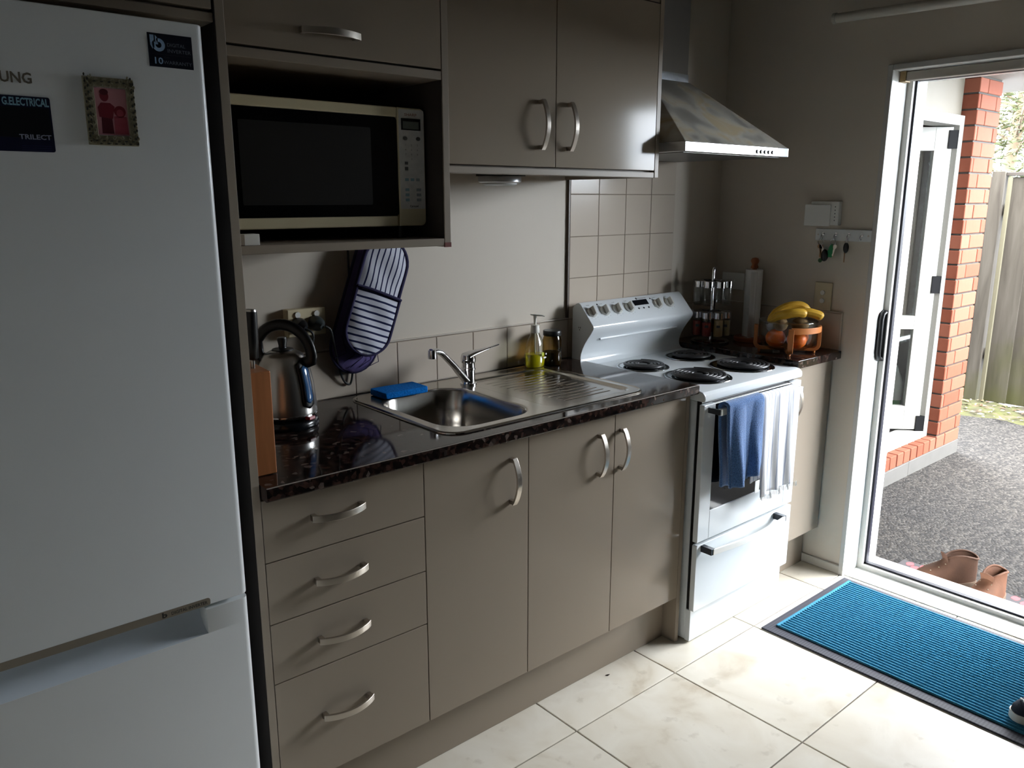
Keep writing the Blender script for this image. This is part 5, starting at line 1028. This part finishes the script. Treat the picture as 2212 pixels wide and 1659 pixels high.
# ================================================================== FLOOR THINGS
MATB = mat('black_rubber_edge', S(48, 48, 58), rough=.7); t, b = nodes(MATB)
tc = t.nodes.new('ShaderNodeTexCoord'); ck = t.nodes.new('ShaderNodeTexChecker'); ck.inputs['Scale'].default_value = 150; mp = t.nodes.new('ShaderNodeMapping'); mp.inputs['Rotation'].default_value = (0, 0, .785); t.links.new(tc.outputs['Object'], mp.inputs[0]); t.links.new(mp.outputs[0], ck.inputs[0]); ck.inputs[1].default_value = S(58, 58, 68); ck.inputs[2].default_value = S(36, 36, 46); t.links.new(ck.outputs[0], b.inputs['Base Color'])
BLUEM = mat('blue_ribbed_pile', S(66, 130, 158), rough=1.0, spec=.1, vary=.2, vscale=220, bump=.8, bscale=330)
dm = thing('doormat', 'blue ribbed doormat with black rubber border inside the door', 'doormat', (2.18, -1.16, 0)); MXa, MXb, MYa, MYb = 1.889, 2.479, -1.645, -.7085
MB().prism([(MXa, MYa), (MXb, MYa), (MXb, MYb), (MXa, MYb)], 'z', .0003, .0060).build('border', MATB, dm, bevel=.003)
B('pile_base', mat('deep_blue_pile', S(8, 24, 38), rough=1.0), dm, MXa+.046, MXb-.024, MYa+.046, MYb-.030, .0061, .0070, bevel=0)
B('pile_edge', BLUEM, dm, MXa+.046, MXb-.024, MYb-.041, MYb-.030, .0071, .0125, bevel=.002)
m = MB(); nr = 33; pw = (MXb-.024-MXa-.046)/nr
for k in range(nr):
    x = MXa+.046+k*pw; m.prism([(x+.0005, .0068), (x+.0020, .0128), (x+pw*.32, .0140), (x+pw-.0085, .0128), (x+pw-.0072, .0068)], 'y', MYa+.046, MYb-.0415)
m.build('ribs', BLUEM, dm, smooth=50, fix=False)['kind'] = 'stuff'
def boot(name, lb, cat, loc, rz, length, width, height, leather, solem, collar=True, shaft=1.0, low=False, toe_m=None):
    """shoe pointing along its local -y; toe at -length/2"""
    o_ = thing(name, lb, cat, loc, rz=rz); n_ = 36; L, w = length, width
    def outline(sc=1.0, front=1.0, back=1.0):
        P = []
        for k in range(n_):
            a = 2*math.pi*k/n_; c, s_ = math.cos(a), math.sin(a)
            yy = -s_*L/2; q = .5-.5*s_          # q = 1 at heel
            wid = w/2*(1.0 if s_ > .2 else .80+.20*max(0, (s_+1)/1.2)); P.append((wid*sc*(abs(c)**.75)*(1 if c >= 0 else -1), yy*(front if yy < 0 else back)))
        return P
    th = .022 if not low else .026
    sole = MB(); O1 = outline(1.0); O2 = outline(1.03, 1.02, 1.01)
    sole.rings([[(x*.97, y*.98, 0) for x, y in O1], [(x, y, .003) for x, y in O2], [(x, y, th) for x, y in O2]]); sole.build('sole', solem, o_, world=False, smooth=50)
    up = MB(); rings = []
    hh = height
    lev = [(0, 1.0, -L/2), (.18, 1.0, -L/2*.99), (.34, .97, -L/2*.90), (.48, .90, -L/2*.70), (.60, .84, -L/2*.42), (.72, .78, -L/2*.20), (.86, .74, -L/2*.08), (1.0, .76, -L/2*.06)] if not low else [(0, 1.0, -L/2), (.25, .99, -L/2*.98), (.48, .92, -L/2*.88), (.68, .84, -L/2*.60), (.85, .76, -L/2*.28), (1.0, .72, -L/2*.10)]
    for t_, sc, yf in lev:
        z = th-.002+(hh-th)*t_; ring = []; yb = L/2*(1.0 if t_ < .5 else 1.0-.02*t_)
        cy_ = (yf+yb)/2; hl = (yb-yf)/2
        for k in range(n_):
            a = 2*math.pi*k/n_; c, s_ = math.cos(a), math.sin(a); yy = cy_-s_*hl; frac = (yy+L/2)/L; ww = w/2*sc*(1.0 if frac < .45 else 1.0-.28*(frac-.45)/.55)
            zz = z+((.010*math.sin(a*2+1) if t_ == 1.0 and not low else 0))-(0.012*max(0, s_) if t_ > .9 and low else 0); ring.append((ww*(abs(c)**.8)*(1 if c >= 0 else -1), yy, zz))
        rings.append(ring)
    top = rings[-1]; inner = [[(x*.90, (y-L*.2)*.93+L*.2, z-.004) for x, y, z in top], [(x*.82, (y-L*.2)*.9+L*.2, z-(hh-th)*.55) for x, y, z in top]]
    up.rings(rings+inner, False, True); up.build('upper', leather, o_, world=False, smooth=60)
    if collar: MB().tube(top, .0045, 8, closed=True).build('collar', solem if low else leather, o_, world=False, smooth=60)
    lc = MB()
    if not low:
        for sgn in (-1, 1):
            for k in range(3):
                i_ = 3; r0 = Vector(rings[3+k][9 - sgn*3 if True else 0]); lc.lathe([(.0024, -.001), (.0024, .001), (.0001, .0014)], tuple(r0+Vector((0, 0, .001))), 8)
        lc.build('eyelets', mat('dull_eyelet', S(96, 84, 66), rough=.5, metal=.4), o_, world=False, fix=False)
        tg = MB(); f0 = Vector(top[9]); tg.prism([(-.022, 0), (.022, 0), (.026, .040), (.0, .047), (-.026, .040)], 'y', 0, .003); tg.build('tongue', leather, o_, world=False, solid=0).matrix_local = Matrix.Translation(f0+Vector((0, .004, -.024))) @ Matrix.Rotation(math.radians(18), 4, 'X')
    else:
        for k in range(4):
            a = Vector(rings[2+min(k, 3)][9-3])*.55+Vector(rings[2+min(k, 3)][9])*.45; b2 = Vector(rings[2+min(k, 3)][9+3])*.55+Vector(rings[2+min(k, 3)][9])*.45; lc.tube([a+Vector((0, 0, .006)), (a+b2)/2+Vector((0, 0, .010)), b2+Vector((0, 0, .006))], .0024, 6)
        lc.build('laces', TRIMW, o_, world=False, fix=False)
    return o_
TAN = mat('tan_leather', S(74, 46, 29), rough=.8, spec=.25, vary=.18, vscale=18, bump=.25, bscale=120); TAND = mat('dark_boot_leather', S(58, 37, 24), rough=.8, spec=.25, vary=.25, vscale=16, bump=.25, bscale=120); GUM = mat('boot_sole', S(84, 66, 50), rough=.9)
OMZ = GZ+.011
boot('ankle_boot', 'scuffed tan leather ankle boot nearer the door frame, toe towards the brick wall', 'boot', (2.925, -.920, OMZ), math.radians(228), .255, .096, .130, TAND, GUM)
boot('ankle_boot', 'scuffed tan leather ankle boot on the right of the pair, open shaft facing the house', 'boot', (2.875, -1.095, OMZ), math.radians(262), .255, .096, .122, TAN, GUM)
om = thing('outdoor_mat', 'dark outdoor mat with red floral blobs under the pair of boots', 'doormat', (2.89, -1.1, GZ)); B('mat', mat('dark_outdoor_mat', S(52, 50, 52), rough=.95), om, 2.745, 3.040, -1.55, -.705, GZ+.0004, OMZ-.001, bevel=.003)
rp = random.Random(4); REDP = mat('red_flower_print', S(196, 62, 66), rough=.9)
for (x, y) in [(3.010, -.745), (2.985, -.775), (3.022, -.80), (2.95, -.74), (2.965, -.80), (3.015, -1.16), (2.99, -1.20), (3.02, -1.225), (2.95, -1.25), (3.01, -1.29), (2.90, -.76), (2.86, -.80), (2.87, -1.2), (2.93, -1.33), (2.84, -1.32)]:
    a = rp.uniform(0, 3.1); MB().prism([(x+.021*math.cos(a+k*.524)*(1 if k % 3 else .8), y+.016*math.sin(a+k*.524)) for k in range(12)], 'z', OMZ-.0012, OMZ-.0002).build('flower_print', REDP, om, smooth=0)
CANV = mat('navy_canvas', S(30, 36, 50), rough=.9, bump=.3, bscale=500); RUBW = mat('off_white_rubber', S(206, 202, 194), rough=.6)
boot('sneaker', 'navy canvas sneaker with white rubber sole at the right edge of the blue mat', 'shoe', (2.075, -1.575, .0130), math.radians(180+42), .285, .100, .085, CANV, RUBW, low=True)
# sack standing inside the outside door, seen through its lower pane
sa = thing('plastic_sack', 'white and green plastic sack standing behind the lower glass of the outside door', 'sack', (4.65, .15, .05))
def sackpart(name, m_, k0, k1):
    rings = []
    for k in range(k0, k1+1):
        z = .051+.36*k/10; ring = []
        for j in range(20):
            a = 2*math.pi*j/20; q = (k/10)**2.5
            ring.append((4.65+.070*(1-.35*q)*math.cos(a)*(1+.06*math.sin(5*a+k)), .15+.09*(1-.3*q)*math.sin(a)*(1+.06*math.sin(4*a-k*.7)), z+(.03*math.sin(2*a)+.015*math.sin(5*a))*max(0, k-8)/2))
        rings.append(ring)
    MB().rings(rings, k0 == 0, k1 == 10).build(name, m_, sa, smooth=40)
sackpart('green_print', mat('green_sack_plastic', S(70, 160, 70), rough=.4), 0, 5)
sackpart('white_top', mat('white_sack_plastic', S(222, 226, 222), rough=.4), 5, 10)

# small scraps left on the draining board and floor
sc1 = MB(); rz_ = random.Random(3)
for k in range(6):
    x, y = 1.262+rz_.uniform(-.014, .014), -.330+rz_.uniform(-.012, .012); a = rz_.uniform(0, 3.1)
    sc1.tube([(x-.009*math.cos(a), y-.009*math.sin(a), .9062), (x, y, .9078), (x+.009*math.cos(a), y+.009*math.sin(a), .9060)], .0011, 5)
o = sc1.build('food_scraps', mat('dried_scrap', S(110, 92, 70), rough=.9), None, fix=False); props(o, 'few dried food scraps on the draining board ribs', 'food scraps', kind='stuff')
o = MB().tube([(1.263, -.548, .0014), (1.270, -.553, .0022), (1.277, -.553, .0016)], [.0008, .0022, .0008], 6).build('crumb', mat('dark_crumb', S(60, 52, 46), rough=.9), None); props(o, 'tiny dark crumb on the floor tile by the kickboard', 'crumb')
